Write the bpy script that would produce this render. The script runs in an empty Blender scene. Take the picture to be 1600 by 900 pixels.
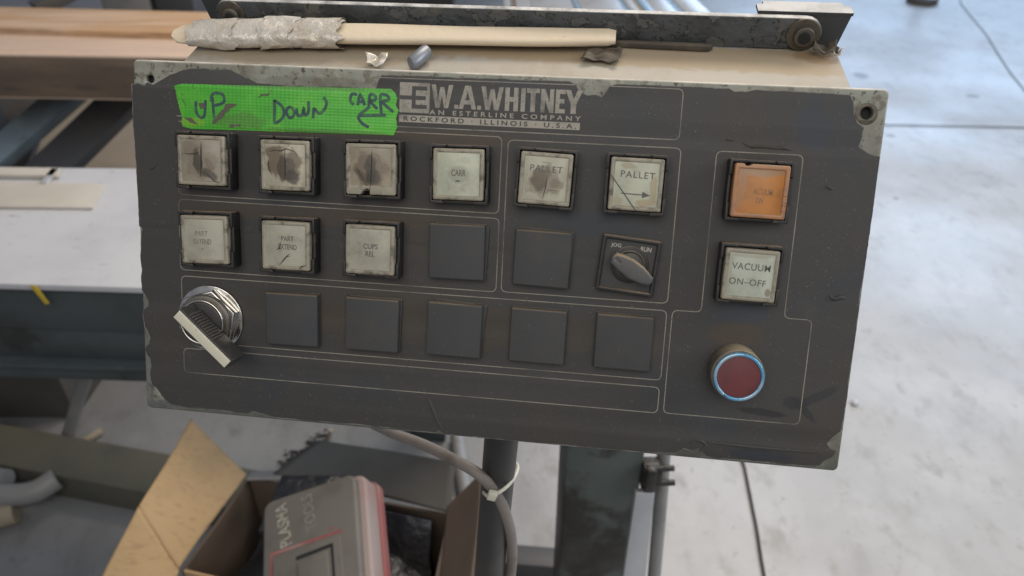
import bpy, bmesh, math, random
from mathutils import Vector, Matrix, noise
random.seed(7)
S = bpy.context.scene
COL = S.collection
R = math.radians

# ------------------------------------------------------------------ camera, world, lamps, exposure
F_PX, PITCH, CAM_H = 1166.65, 35.0, 1.45
cd = bpy.data.cameras.new('camera'); cam = bpy.data.objects.new('camera', cd); COL.objects.link(cam)
cam.location = (0, 0, CAM_H); cam.rotation_euler = (R(90 - PITCH), 0, 0)
cd.sensor_width = 36; cd.lens = 36 * F_PX / 1600; cd.clip_start = 0.02; cd.clip_end = 100
cd.dof.use_dof = True; cd.dof.focus_distance = 0.455; cd.dof.aperture_fstop = 8.5
S.camera = cam
w = bpy.data.worlds.new('World'); S.world = w; w.use_nodes = True
w.node_tree.nodes['Background'].inputs[0].default_value = (0.80, 0.86, 1.0, 1)
w.node_tree.nodes['Background'].inputs[1].default_value = 0.27

def area(name, loc, target, sx, sy, power, col):
    l = bpy.data.lights.new(name, 'AREA'); l.shape = 'RECTANGLE'; l.size = sx; l.size_y = sy
    l.energy = power; l.color = col
    o = bpy.data.objects.new(name, l); COL.objects.link(o); o.location = loc
    o.rotation_euler = (Vector(target) - Vector(loc)).to_track_quat('-Z', 'Y').to_euler()
    return o
area('door_light', (4.2, 7.5, 2.6), (1.2, 2.0, 0.0), 4.5, 3.6, 215, (0.50, 0.71, 1.0))
area('roof_light', (0.9, 2.4, 3.6), (0.3, 1.3, 0.5), 1.8, 1.2, 82, (1.0, 0.88, 0.74))
area('side_fill', (3.3, 0.3, 2.6), (1.1, 1.2, 0.2), 1.8, 1.8, 78, (0.90, 0.95, 1.0))  # added fill lamp from the right for the floor and the panel's right side
area('panel_fill', (-0.2, -1.0, 2.55), (0.0, 0.4, 1.15), 1.8, 1.2, 21.5, (1.0, 0.95, 0.87))  # unseen fill lamp added to brighten the panel front
S.view_settings.view_transform = 'Standard'; S.view_settings.look = 'None'
S.view_settings.exposure = 0; S.view_settings.gamma = 1

cP, sP = math.cos(R(PITCH)), math.sin(R(PITCH))
def c2w(v):                       # camera axes (right, down, ahead) to world axes
    return Vector((v[0], v[2] * cP - v[1] * sP, -v[2] * sP - v[1] * cP))
def at(px, py, z=None, d=None):   # a point of the place seen at a photo pixel, on height z or at depth d
    r = c2w(((px - 800) / F_PX, (py - 450) / F_PX, 1.0))
    s = d if d is not None else (z - CAM_H) / r.z
    return Vector((0, 0, CAM_H)) + r * s

# ------------------------------------------------------------------ materials
def mat(name, col, rough=0.6, metal=0.0, layers=(), bump=(), dust=None, coord='Object', spec=0.5, rnd=False, trans=0.0, blots=()):
    """layers: (scale, colour, lo, hi, detail[, stretch]) noise masks mixed over col; bump: (scale, height, detail)"""
    m = bpy.data.materials.new(name); m.use_nodes = True
    nt = m.node_tree; N = nt.nodes; L = nt.links
    b = N['Principled BSDF']
    b.inputs['Roughness'].default_value = rough; b.inputs['Metallic'].default_value = metal
    b.inputs['Specular IOR Level'].default_value = spec
    if trans: b.inputs['Subsurface Weight'].default_value = trans; b.inputs['Subsurface Radius'].default_value = (.002, .002, .0015)
    tc = N.new('ShaderNodeTexCoord'); vec = tc.outputs[coord]
    if rnd:
        oi = N.new('ShaderNodeObjectInfo'); va = N.new('ShaderNodeVectorMath'); va.operation = 'MULTIPLY_ADD'
        va.inputs[1].default_value = (1, 1, 1)
        cx = N.new('ShaderNodeVectorMath'); cx.operation = 'SCALE'; cx.inputs[0].default_value = (3.1, 5.7, 9.3)
        L.new(oi.outputs['Random'], cx.inputs['Scale']); L.new(vec, va.inputs[0]); L.new(cx.outputs[0], va.inputs[2]); vec = va.outputs[0]
    cur = None
    def mix(fac, c2):
        nonlocal cur
        mx = N.new('ShaderNodeMix'); mx.data_type = 'RGBA'
        L.new(fac, mx.inputs[0])
        if cur is None: mx.inputs[6].default_value = (*col, 1)
        else: L.new(cur, mx.inputs[6])
        mx.inputs[7].default_value = (*c2, 1); cur = mx.outputs[2]
    for i, la in enumerate(layers):
        sc, c2, lo, hi, det = la[:5]
        v = vec
        if len(la) > 5:
            mp = N.new('ShaderNodeMapping'); mp.inputs['Scale'].default_value = la[5]; L.new(vec, mp.inputs[0]); v = mp.outputs[0]
        n = N.new('ShaderNodeTexNoise'); n.noise_dimensions = '4D'; n.inputs['W'].default_value = la[7] if len(la) > 7 else i * 7.3 + len(name)
        n.inputs['Scale'].default_value = sc; n.inputs['Detail'].default_value = det; n.inputs['Roughness'].default_value = .6
        L.new(v, n.inputs['Vector'])
        mr = N.new('ShaderNodeMapRange'); mr.interpolation_type = 'SMOOTHSTEP'
        mr.inputs[1].default_value = lo; mr.inputs[2].default_value = hi
        mr.inputs[4].default_value = la[6] if len(la) > 6 else 1.0
        L.new(n.outputs[0], mr.inputs[0]); mix(mr.outputs[0], c2)
    if dust:
        g = N.new('ShaderNodeNewGeometry'); sx = N.new('ShaderNodeSeparateXYZ'); L.new(g.outputs['Normal'], sx.inputs[0])
        mr = N.new('ShaderNodeMapRange'); mr.inputs[1].default_value = .55; mr.inputs[2].default_value = .9; mr.inputs[4].default_value = dust[1]
        L.new(sx.outputs[2], mr.inputs[0])
        dn_ = N.new('ShaderNodeTexNoise'); dn_.inputs['Scale'].default_value = 55; dn_.inputs['Detail'].default_value = 6; L.new(vec, dn_.inputs['Vector'])
        dr = N.new('ShaderNodeMapRange'); dr.inputs[1].default_value = .36; dr.inputs[2].default_value = .58; dr.inputs[3].default_value = .45; L.new(dn_.outputs[0], dr.inputs[0])
        dm = N.new('ShaderNodeMath'); dm.operation = 'MULTIPLY'; L.new(mr.outputs[0], dm.inputs[0]); L.new(dr.outputs[0], dm.inputs[1])
        mix(dm.outputs[0], dust[0])
    if blots:
        raw = tc.outputs[coord]
        nz = N.new('ShaderNodeTexNoise'); nz.inputs['Scale'].default_value = 160 if len(blots) < 7 else 70; nz.inputs['Detail'].default_value = 5; L.new(vec, nz.inputs['Vector'])
    for cx0, cy0, rx, ry, c2, stg, rot, rag in blots:          # soft ragged stains, millimetres on the object
        mp = N.new('ShaderNodeMapping'); mp.vector_type = 'TEXTURE'
        mp.inputs['Location'].default_value = (cx0 * .001, cy0 * .001, 0); mp.inputs['Rotation'].default_value = (0, 0, R(rot)); mp.inputs['Scale'].default_value = (rx * .001, ry * .001, 1e6)
        L.new(raw, mp.inputs[0]); ln = N.new('ShaderNodeVectorMath'); ln.operation = 'LENGTH'; L.new(mp.outputs[0], ln.inputs[0])
        ad = N.new('ShaderNodeMath'); ad.operation = 'MULTIPLY_ADD'; ad.inputs[1].default_value = rag; L.new(nz.outputs[0], ad.inputs[0]); L.new(ln.outputs['Value'], ad.inputs[2])
        mr = N.new('ShaderNodeMapRange'); mr.interpolation_type = 'SMOOTHSTEP'
        e = .5 * rag; mr.inputs[1].default_value = .72 + e; mr.inputs[2].default_value = 1.08 + e; mr.inputs[3].default_value = stg; mr.inputs[4].default_value = 0
        L.new(ad.outputs[0], mr.inputs[0]); mix(mr.outputs[0], c2)
    if cur is not None: L.new(cur, b.inputs['Base Color'])
    else: b.inputs['Base Color'].default_value = (*col, 1)
    prev = None
    for sc, hgt, det in bump:
        n = N.new('ShaderNodeTexNoise'); n.inputs['Scale'].default_value = sc; n.inputs['Detail'].default_value = det
        L.new(vec, n.inputs['Vector'])
        bp = N.new('ShaderNodeBump'); bp.inputs['Strength'].default_value = 1.0; bp.inputs['Distance'].default_value = hgt
        L.new(n.outputs[0], bp.inputs['Height'])
        if prev: L.new(prev, bp.inputs['Normal'])
        prev = bp.outputs[0]
    if prev: L.new(prev, b.inputs['Normal'])
    m['_col'] = 1
    return m

DUST = (0.30, 0.235, 0.155)
M = {}
GR, DK, BLU = (0.074, 0.056, 0.039), (0.034, 0.032, 0.030), (0.046, 0.051, 0.060)
M['film'] = mat('printed_film', (0.056, 0.0535, 0.0495), .6, layers=[
    (9, (0.064, 0.054, 0.044), .46, .74, 3), (16, (0.046, 0.050, 0.057), .50, .75, 4),
    (40, (0.072, 0.067, 0.059), .55, .85, 6), (420, (0.11, 0.10, 0.09), .62, .80, 2), (1500, (0.27, 0.26, 0.24), .735, .76, 1)],
    blots=[(120, 156, 92, 24, DK, .55, 0, .8), (196, 176, 34, 5, GR, .7, 0, .9), (97, 178, 75, 5, GR, .6, 0, .9), (120, 128, 85, 6, GR, .55, 0, .9), (190, 68, 120, 14, GR, .5, 0, 1.2),
           (269, 133, 40, 9, BLU, .7, 0, .9), (357, 156, 22, 22, DK, .5, 0, .8), (357, 88, 18, 6, BLU, .8, 0, .9), (356, 75, 16, 8, GR, .7, 0, .9), (384, 190, 10, 13, BLU, .75, 10, .8), (383, 205, 4, 8, BLU, .5, 0, .8),
           (374, 31.5, 14, 2.2, (.030, .030, .032), .9, -4, .9), (397, 35, 10, 2.4, (.034, .034, .036), .8, -44, 1.1), (403, 43, 14, 3, (.036, .036, .038), .75, 32, 1.2), (392, 39, 7, 3.5, (.034, .034, .036), .7, 0, 1.2), (376, 6, 20, 4, (.036, .04, .052), .7, 0, .9), (300, 60, 14, 10, GR, .4, 0, .9)],
    bump=[(900, .00006, 3), (60, .0003, 3)], spec=.35)
M['scratch'] = mat('fine_scratch', (0.115, 0.108, 0.096), .6, layers=[(40, (0.035, 0.033, 0.03), .45, .6, 3)])
M['cutedge'] = mat('pale_cut_edge', (0.20, 0.19, 0.165), .6, layers=[(70, (0.06, 0.057, 0.052), .42, .56, 5), (20, (0.05, 0.048, 0.045), .5, .6, 3)])
M['sage'] = mat('sage_paint', (0.27, 0.275, 0.225), .55, layers=[
    (30, (0.22, 0.21, 0.165), .42, .6, 5), (60, (0.36, 0.345, 0.28), .55, .7, 5), (110, (0.16, 0.145, 0.11), .52, .60, 6), (260, (0.07, 0.062, 0.05), .58, .62, 6), (90, (0.05, 0.045, 0.036), .62, .64, 6)],
    bump=[(110, .0005, 5), (300, .0003, 4)], dust=((0.62, 0.57, 0.49), .95),
    blots=[(210, 2, 260, 7, (.075, .082, .074), .8, 0, 1.2), (3, 45, 6, 50, (.10, .108, .095), .7, 0, 1.2), (418, 60, 6, 110, (.10, .10, .085), .65, 0, 1.2), (414, 5, 9, 8, (.10, .10, .08), .6, 0, 1.3), (336, 4, 9, 6, (.07, .062, .05), .8, 0, 1.3), (110, 203, 45, 3.5, (.14, .13, .10), .5, 0, 1.4), (412, 184, 7, 10, (.17, .17, .14), .6, 0, 1.4)])
M['bodypaint'] = mat('dusty_box_paint', (0.36, 0.34, 0.29), .6, layers=[
    (14, (0.30, 0.24, 0.16), .4, .65, 4), (45, (0.20, 0.16, 0.11), .55, .8, 5), (300, (0.5, 0.46, 0.40), .6, .8, 3)],
    bump=[(400, .0002, 3)], dust=((0.39, 0.35, 0.29), .85),
    blots=[(300, 229, 300, 9, (.34, .25, .145), .75, -1, .7), (95, 222, 90, 9, (.30, .235, .155), .7, 0, .8), (394, 232, 16, 5, (.30, .2, .11), .8, 0, 1.2)])
M['ink'] = mat('pale_printing', (0.34, 0.31, 0.26), .6, layers=[(70, (0.12, 0.11, 0.095), .45, .72, 4), (700, (0.16, 0.15, 0.13), .5, .75, 3)], spec=.3)
M['inkbright'] = mat('white_lettering', (0.50, 0.47, 0.40), .6)
M['line'] = mat('border_printing', (0.30, 0.275, 0.225), .6, layers=[(28, (0.10, 0.092, 0.08), .42, .7, 4), (500, (0.15, 0.14, 0.12), .5, .75, 3)], spec=.3)
M['inksmall'] = mat('small_pale_printing', (0.36, 0.33, 0.275), .6, layers=[(60, (0.20, 0.185, 0.155), .5, .75, 3)], spec=.3)
M['inkdark'] = mat('dark_printing', (0.055, 0.053, 0.05), .6)
M['bezel'] = mat('black_plastic', (0.016, 0.015, 0.0145), .5, layers=[(90, (0.042, 0.034, 0.026), .50, .78, 4), (600, (0.075, 0.062, 0.048), .58, .8, 3)],
    bump=[(500, .0001, 3)], dust=((0.33, 0.235, 0.155), .9), rnd=True)
M['blank'] = mat('blank_plate_plastic', (0.052, 0.0525, 0.053), .6, layers=[(60, (0.064, 0.058, 0.050), .45, .75, 4), (25, (0.044, 0.046, 0.050), .5, .7, 3), (1300, (0.25, 0.23, 0.2), .745, .77, 1)],
    bump=[(700, .00005, 3)], dust=((0.20, 0.15, 0.10), .9), rnd=True, spec=.4)
def lensmat(name, col, stain=0.0, grime=(0.20, 0.17, 0.12), blots=()):
    return mat(name, col, .35, layers=[(70, tuple(c * .78 for c in col), .4, .7, 4), (130, grime, .55, .85, 5), (900, tuple(min(1, c * 1.25) for c in col), .62, .8, 2)],
               bump=[(300, .0001, 3)], rnd=True, spec=.45, blots=blots)
M['lens'] = lensmat('cream_lens', (0.395, 0.375, 0.295))
M['lensrim'] = mat('lens_rim_plastic', (0.30, 0.27, 0.20), .4, layers=[(160, (0.10, 0.085, 0.065), .45, .7, 4)], bump=[(300, .0001, 3)], rnd=True, dust=((0.30, 0.25, 0.18), .5))
M['lensdull'] = lensmat('smoked_lens', (0.30, 0.265, 0.20))
M['lensgreen'] = lensmat('pale_green_lens', (0.475, 0.485, 0.38))
M['orange'] = lensmat('orange_lens', (0.50, 0.205, 0.055), grime=(0.38, 0.22, 0.12), blots=[(0, 10.5, 13, 3.4, (.33, .22, .14), .75, 0, .9), (-10, 2, 2.6, 13, (.36, .21, .12), .6, 0, .9)])
M['orangerim'] = mat('orange_rim', (0.40, 0.19, 0.085), .4, layers=[(120, (0.24, 0.15, 0.10), .45, .7, 4)], bump=[(300, .0001, 3)], dust=((0.42, 0.30, 0.2), .6))
BR, BD, GY = (0.155, 0.118, 0.078), (0.050, 0.041, 0.034), (0.36, 0.37, 0.28)
M['lens_a'] = lensmat('smoked_lens_a', (0.30, 0.265, 0.20), blots=[(0, -2, 9, 9, BR, .45, 0, 1.6), (-1.8, -1, 3.0, 7.0, BD, .8, 8, 1.5), (4.4, -7.2, 5.6, 3.0, BD, .75, -28, 1.5), (4.6, -2, 2, 5, BR, .6, 35, 1.2), (-7, 7, 5, 4.5, BR, .35, 0, 1)])
M['lens_b'] = lensmat('smoked_lens_b', (0.44, 0.40, 0.30), blots=[(-4.2, .6, 6.2, 9.8, BR, .9, 14, 1.7), (4.4, .0, 6.2, 10.4, BR, .9, -10, 1.7), (0, 1, 9, 9, BR, .6, 0, 1.8), (-2, -2, 2.6, 8.0, BD, .7, 0, 1.2), (4.6, -6.4, 4.6, 4.8, BD, .8, 0, 1.1), (3, 0, 3, 5, BD, .55, 20, 1.4)])
M['lens_c'] = lensmat('smoked_lens_c', (0.31, 0.265, 0.19), blots=[(.4, -.6, 10.4, 10.2, BR, .8, 0, 1.5), (-.2, 1.0, 3.6, 7.6, BD, .8, 0, 1.5), (1.6, -4, 4.4, 4.6, BD, .7, 20, 1.1), (-4.6, -4.2, 2.2, 6, BD, .5, 48, 1.3)])
M['lens_e'] = lensmat('smoked_lens_e', (0.44, 0.42, 0.32), blots=[(-.6, -2.2, 10, 8.4, BR, .6, 0, 1.6), (-3, -.4, 4.8, 7.0, BD, .65, 0, 1.6), (-3, 0, 6.4, 5, BR, .7, 20, 1.2), (5, -2, 3, 3, BR, .5, 0, 1.3)])
M['lens_d'] = lensmat('green_lens_d', (0.475, 0.485, 0.37), blots=[(.3, 0, 6.8, 5.0, (.32, .325, .24), .85, 0, .35), (4, 8, 3, 2, (.40, .40, .30), .6, 0, 1)])
M['lens_f'] = lensmat('green_lens_f', (0.475, 0.48, 0.37), blots=[(9.4, -1, 2.2, 8, (.34, .26, .15), .65, 0, 1.5), (-5.4, 9.6, 5, 2, (.32, .26, .16), .7, 0, 1.5), (5, -9.6, 6, 2.2, (.36, .27, .16), .7, 0, 1.5), (-9, -9, 3, 3, (.36, .28, .17), .5, 0, 1.5)])
M['lens_v'] = lensmat('green_lens_v', (0.475, 0.50, 0.41), blots=[(10, -8.4, 2, 2.6, (.22, .19, .13), .8, 0, 1.5), (0, 11, 12, 1.6, (.34, .32, .24), .7, 0, 1.0), (-11, 0, 1.4, 12, (.34, .32, .24), .6, 0, 1.0)])
M['stain'] = mat('burn_stain', (0.155, 0.125, 0.092), .45, layers=[(140, (0.085, 0.068, 0.055), .40, .62, 4), (60, (0.20, 0.17, 0.125), .5, .7, 3)], rnd=True)
M['stainlight'] = mat('smoke_stain', (0.20, 0.17, 0.125), .45, layers=[(110, (0.145, 0.12, 0.09), .42, .68, 4)], rnd=True)
M['crack'] = mat('crack_dark', (0.03, 0.026, 0.022), .7)
M['legend'] = mat('legend_print', (0.085, 0.085, 0.075), .5, layers=[(220, (0.17, 0.165, 0.135), .5, .75, 3)])
M['legendfaint'] = mat('legend_print_faint', (0.17, 0.16, 0.125), .5, layers=[(180, (0.27, 0.255, 0.2), .45, .7, 3)])
M['legendorange'] = mat('legend_print_orange', (0.27, 0.13, 0.055), .5)
M['chrome'] = mat('worn_chrome', (0.62, 0.60, 0.56), .22, 1.0, layers=[(120, (0.36, 0.31, 0.24), .48, .75, 4)], bump=[(250, .0001, 3)])
M['black'] = mat('black_knob', (0.030, 0.029, 0.028), .45, layers=[(150, (0.05, 0.045, 0.04), .5, .75, 4)], bump=[(600, .0001, 2)], dust=((0.085, 0.07, 0.055), .7))
M['ribgrey'] = mat('worn_rib', (0.075, 0.066, 0.055), .55)
M['barrel'] = mat('worn_barrel', (0.15, 0.135, 0.115), .4, .5, layers=[(80, (0.09, 0.08, 0.065), .45, .7, 4)])
M['insert'] = mat('cream_insert', (0.60, 0.56, 0.44), .5, layers=[(300, (0.42, 0.37, 0.27), .55, .78, 4)])
M['knobgrey'] = mat('grey_knob', (0.085, 0.083, 0.082), .5, layers=[(120, (0.06, 0.055, 0.05), .5, .75, 4)], bump=[(500, .0001, 3)], dust=((0.42, 0.31, 0.18), 1.0))
M['redside'] = mat('dusty_button_collar', (0.13, 0.105, 0.075), .55, layers=[(80, (0.09, 0.075, 0.055), .45, .7, 3)], dust=((0.36, 0.28, 0.18), 1.0))
M['red'] = mat('dark_red_button', (0.150, 0.035, 0.038), .55, layers=[(90, (0.115, 0.032, 0.034), .45, .7, 3), (900, (0.2, 0.07, 0.07), .62, .8, 2)])
M['bluering'] = mat('blue_anodised_ring', (0.14, 0.40, 0.62), .3, .5, layers=[(75, (0.36, 0.55, 0.68), .48, .6, 3), (120, (0.10, 0.16, 0.20), .60, .70, 4)])
M['green'] = mat('green_tape', (0.068, 0.40, 0.030), .5, layers=[(60, (0.11, 0.46, 0.04), .45, .7, 3), (30, (0.06, 0.34, 0.03), .5, .75, 4), (90, (0.10, 0.19, 0.05), .60, .72, 6), (600, (0.05, 0.16, 0.03), .62, .75, 2)],
    blots=[(35, 178, 9, 3, (.20, .40, .03), .7, 0, 1.2), (66, 180, 16, 5, (.09, .17, .04), .5, 0, 1.5), (120, 176, 40, 1.6, (.07, .16, .035), .6, 0, 1.4), (96, 200, 60, 1.4, (.07, .18, .035), .6, 0, 1.4)])
def weave(m):
    nt = m.node_tree; N = nt.nodes; L = nt.links; tc = N.new('ShaderNodeTexCoord'); hs = []
    for ax, sc in (('X', 130), ('Y', 190)):
        wv = N.new('ShaderNodeTexWave'); wv.bands_direction = ax; wv.inputs['Scale'].default_value = sc
        wv.inputs['Distortion'].default_value = .6; wv.inputs['Detail Scale'].default_value = .3
        L.new(tc.outputs['Object'], wv.inputs[0]); hs.append(wv.outputs['Fac'])
    ad = N.new('ShaderNodeMath'); L.new(hs[0], ad.inputs[0]); L.new(hs[1], ad.inputs[1])
    bp = N.new('ShaderNodeBump'); bp.inputs['Distance'].default_value = .00007; L.new(ad.outputs[0], bp.inputs['Height'])
    L.new(bp.outputs[0], N['Principled BSDF'].inputs['Normal'])
weave(M['green'])
M['marker'] = mat('marker_ink', (0.018, 0.055, 0.060), .5, layers=[(260, (0.040, 0.14, 0.055), .44, .66, 4), (60, (0.035, 0.10, 0.06), .5, .7, 3)])
M['scuff'] = mat('tape_scuff', (0.10, 0.085, 0.065), .8, layers=[(900, (0.08, 0.2, 0.05), .55, .65, 2)])
M['armpaint'] = mat('peeling_arm_paint', (0.066, 0.072, 0.076), .5, layers=[
    (30, (0.040, 0.041, 0.042), .45, .62, 4), (75, (0.022, 0.021, 0.020), .515, .52, 7, (1, 1, 1), 1, 3.3), (75, (0.090, 0.092, 0.088), .532, .538, 7, (1, 1, 1), 1, 3.3), (18, (0.105, 0.100, 0.080), .60, .66, 6),
    (190, (0.025, 0.023, 0.021), .62, .64, 5)],
    bump=[(75, .0022, 6), (250, .0007, 4)], dust=((0.60, 0.58, 0.55), .95))
M['armdark'] = mat('dark_bracket_paint', (0.042, 0.044, 0.046), .5, layers=[(50, (0.07, 0.068, 0.062), .5, .75, 5)], bump=[(120, .0005, 4)], dust=((0.46, 0.45, 0.43), .95))
M['bolt'] = mat('dirty_bolt_steel', (0.115, 0.10, 0.078), .5, .55, layers=[(200, (0.07, 0.06, 0.045), .5, .7, 4)], bump=[(300, .0003, 3)])
M['hole'] = mat('hole_dark', (0.012, 0.012, 0.013), .8)
M['foam'] = mat('cream_strip', (0.66, 0.55, 0.40), .6, layers=[(25, (0.58, 0.46, 0.31), .4, .7, 4, (.25, 1, 1)), (120, (0.38, 0.31, 0.22), .62, .85, 5)], bump=[(200, .0003, 3)])
M['foil'] = mat('silver_foil_tape', (0.60, 0.555, 0.485), .38, .25, layers=[(40, (0.50, 0.435, 0.345), .42, .62, 5), (150, (0.24, 0.20, 0.15), .64, .70, 6), (170, (0.70, 0.69, 0.68), .60, .72, 4)], bump=[(160, .0012, 5), (500, .0004, 4)])
M['rubber'] = mat('dark_rubber', (0.055, 0.046, 0.038), .75, layers=[(60, (0.11, 0.09, 0.065), .5, .7, 4)], dust=((0.16, 0.125, 0.085), .6))
M['wood'] = mat('orange_timber', (0.52, 0.315, 0.165), .65, layers=[(6, (0.62, 0.45, 0.32), .42, .68, 4, (.3, 2, 2)), (30, (0.30, 0.17, 0.09), .5, .75, 5, (.08, 1.5, 1.5)), (9, (0.24, 0.19, 0.15), .58, .8, 4)], bump=[(60, .0015, 4)])
M['woodshade'] = mat('grimy_timber_side', (0.22, 0.155, 0.105), .75, layers=[(5, (0.14, 0.10, 0.072), .4, .65, 5, (.3, 1, 2)), (14, (0.085, 0.066, 0.05), .55, .75, 6, (.4, 1, 2))], bump=[(60, .0015, 4)])  # shade of the timber's front put into the colour, with dark streaks
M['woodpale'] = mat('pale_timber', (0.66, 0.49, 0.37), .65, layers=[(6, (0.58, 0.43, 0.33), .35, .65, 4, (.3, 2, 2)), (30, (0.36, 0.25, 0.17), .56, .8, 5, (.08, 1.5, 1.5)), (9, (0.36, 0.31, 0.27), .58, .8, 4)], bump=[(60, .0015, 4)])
M['white'] = mat('scuffed_white_sheet', (0.52, 0.52, 0.53), .5, layers=[(5, (0.44, 0.44, 0.46), .4, .7, 4), (26, (0.27, 0.27, 0.28), .60, .74, 6, (1, 2.2, 1)), (90, (0.34, 0.34, 0.34), .64, .75, 4)])
M['beige'] = mat('pale_cardboard', (0.50, 0.46, 0.40), .8, layers=[(8, (0.45, 0.41, 0.35), .4, .7, 3)])
M['machgreen'] = mat('dark_green_machine_paint', (0.060, 0.074, 0.076), .45, layers=[(6, (0.042, 0.050, 0.050), .4, .7, 5), (28, (0.095, 0.10, 0.092), .62, .78, 5), (11, (0.03, 0.03, 0.028), .58, .7, 5)], bump=[(40, .0005, 3)])
M['railgreen'] = mat('olive_rail_paint', (0.104, 0.098, 0.072), .5, layers=[(8, (0.076, 0.077, 0.064), .4, .7, 4)])
M['postgreen'] = mat('stained_post_paint', (0.090, 0.108, 0.098), .45, layers=[(7, (0.026, 0.024, 0.020), .46, .56, 6), (18, (0.05, 0.05, 0.043), .5, .7, 5)], bump=[(50, .0006, 3)])
M['poleblack'] = mat('dark_pole_paint', (0.035, 0.034, 0.034), .45, layers=[(20, (0.06, 0.055, 0.045), .5, .75, 5)])
M['steelblue'] = mat('blue_grey_steel', (0.19, 0.24, 0.27), .4, .2, layers=[(8, (0.11, 0.13, 0.14), .4, .7, 4)])
M['darksteel'] = mat('dark_grey_steel', (0.06, 0.06, 0.064), .5, layers=[(5, (0.09, 0.082, 0.07), .4, .7, 4)])
M['brownsteel'] = mat('grimy_brown_plate', (0.10, 0.092, 0.082), .6, layers=[(4, (0.065, 0.06, 0.055), .4, .7, 4)])
M['pipe'] = mat('pale_grey_pipe', (0.225, 0.22, 0.21), .45, layers=[(14, (0.15, 0.15, 0.15), .5, .75, 4)])
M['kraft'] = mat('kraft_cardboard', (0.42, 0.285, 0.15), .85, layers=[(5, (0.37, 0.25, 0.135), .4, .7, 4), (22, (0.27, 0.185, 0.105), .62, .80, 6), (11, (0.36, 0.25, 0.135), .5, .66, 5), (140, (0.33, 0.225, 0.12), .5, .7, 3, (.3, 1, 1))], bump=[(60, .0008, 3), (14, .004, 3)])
M['greyflap'] = mat('grimy_grey_cardboard', (0.085, 0.078, 0.068), .85, layers=[(6, (0.06, 0.055, 0.05), .4, .7, 4)])  # the back flap's shade is put into this dark grey
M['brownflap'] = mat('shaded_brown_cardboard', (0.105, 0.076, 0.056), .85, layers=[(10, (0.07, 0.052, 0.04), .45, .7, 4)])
M['bag'] = mat('black_plastic_bag', (0.016, 0.018, 0.023), .4, layers=[(12, (0.03, 0.032, 0.038), .5, .7, 3)], bump=[(25, .01, 3)])
M['caseg'] = mat('grey_case_plastic', (0.135, 0.122, 0.105), .55, layers=[(12, (0.10, 0.09, 0.078), .45, .7, 4)])
M['casered'] = mat('faded_red_plastic', (0.26, 0.075, 0.068), .5, layers=[(14, (0.30, 0.17, 0.15), .45, .7, 4)])
M['casepink'] = mat('dusty_pink_grey_plastic', (0.30, 0.235, 0.215), .55, layers=[(10, (0.33, 0.17, 0.15), .5, .7, 4)])
M['chalk'] = mat('paint_marker', (0.36, 0.34, 0.27), .8, layers=[(160, (0.20, 0.185, 0.16), .42, .62, 3)])
M['chalkfaint'] = mat('paint_marker_faint', (0.25, 0.235, 0.20), .8, layers=[(120, (0.18, 0.165, 0.14), .42, .6, 3)])
M['litfloor'] = mat('tan_board', (0.36, 0.30, 0.225), .8, layers=[(3, (0.30, 0.25, 0.19), .4, .7, 3)])  # for the added board; its tan stands for light on the floor
M['cable'] = mat('grey_cable', (0.20, 0.175, 0.155), .55, layers=[(30, (0.13, 0.11, 0.095), .45, .7, 4)])
M['tie'] = mat('white_nylon', (0.58, 0.56, 0.46), .4)
M['grease'] = mat('black_grease', (0.02, 0.018, 0.016), .4, layers=[(40, (0.06, 0.05, 0.035), .5, .7, 5)], bump=[(80, .002, 4)])
M['alu'] = mat('brushed_aluminium', (0.60, 0.60, 0.60), .35, .5, layers=[(10, (0.5, 0.5, 0.5), .4, .7, 3)])
M['alutan'] = mat('tan_profile', (0.36, 0.30, 0.22), .5, .2)
M['alublue'] = mat('pale_blue_profile', (0.40, 0.55, 0.68), .3, .4)
M['yellow'] = mat('yellow_plastic', (0.50, 0.36, 0.03), .5)
M['floor'] = mat('polished_concrete', (0.44, 0.43, 0.42), .42, layers=[
    (.9, (0.39, 0.38, 0.37), .42, .66, 6), (3.0, (0.47, 0.46, 0.45), .45, .66, 6), (5, (0.335, 0.323, 0.31), .48, .76, 9, (1.6, .9, 1)), (12, (0.325, 0.31, 0.29), .52, .72, 9, (1.3, .9, 1)), (48, (0.32, 0.305, 0.285), .58, .72, 6), (70, (0.22, 0.205, 0.18), .74, .78, 4)],
    blots=[(at(x, y, z=0).x * 1000, at(x, y, z=0).y * 1000, a, b_, (.12, .095, .06), .85, 0, 1.0) for x, y, a, b_ in ((1345, 118, 45, 55), (1392, 212, 26, 22), (1400, 310, 12, 10), (1520, 150, 40, 30))],
    bump=[(9, .0012, 5)], spec=.6)
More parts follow.
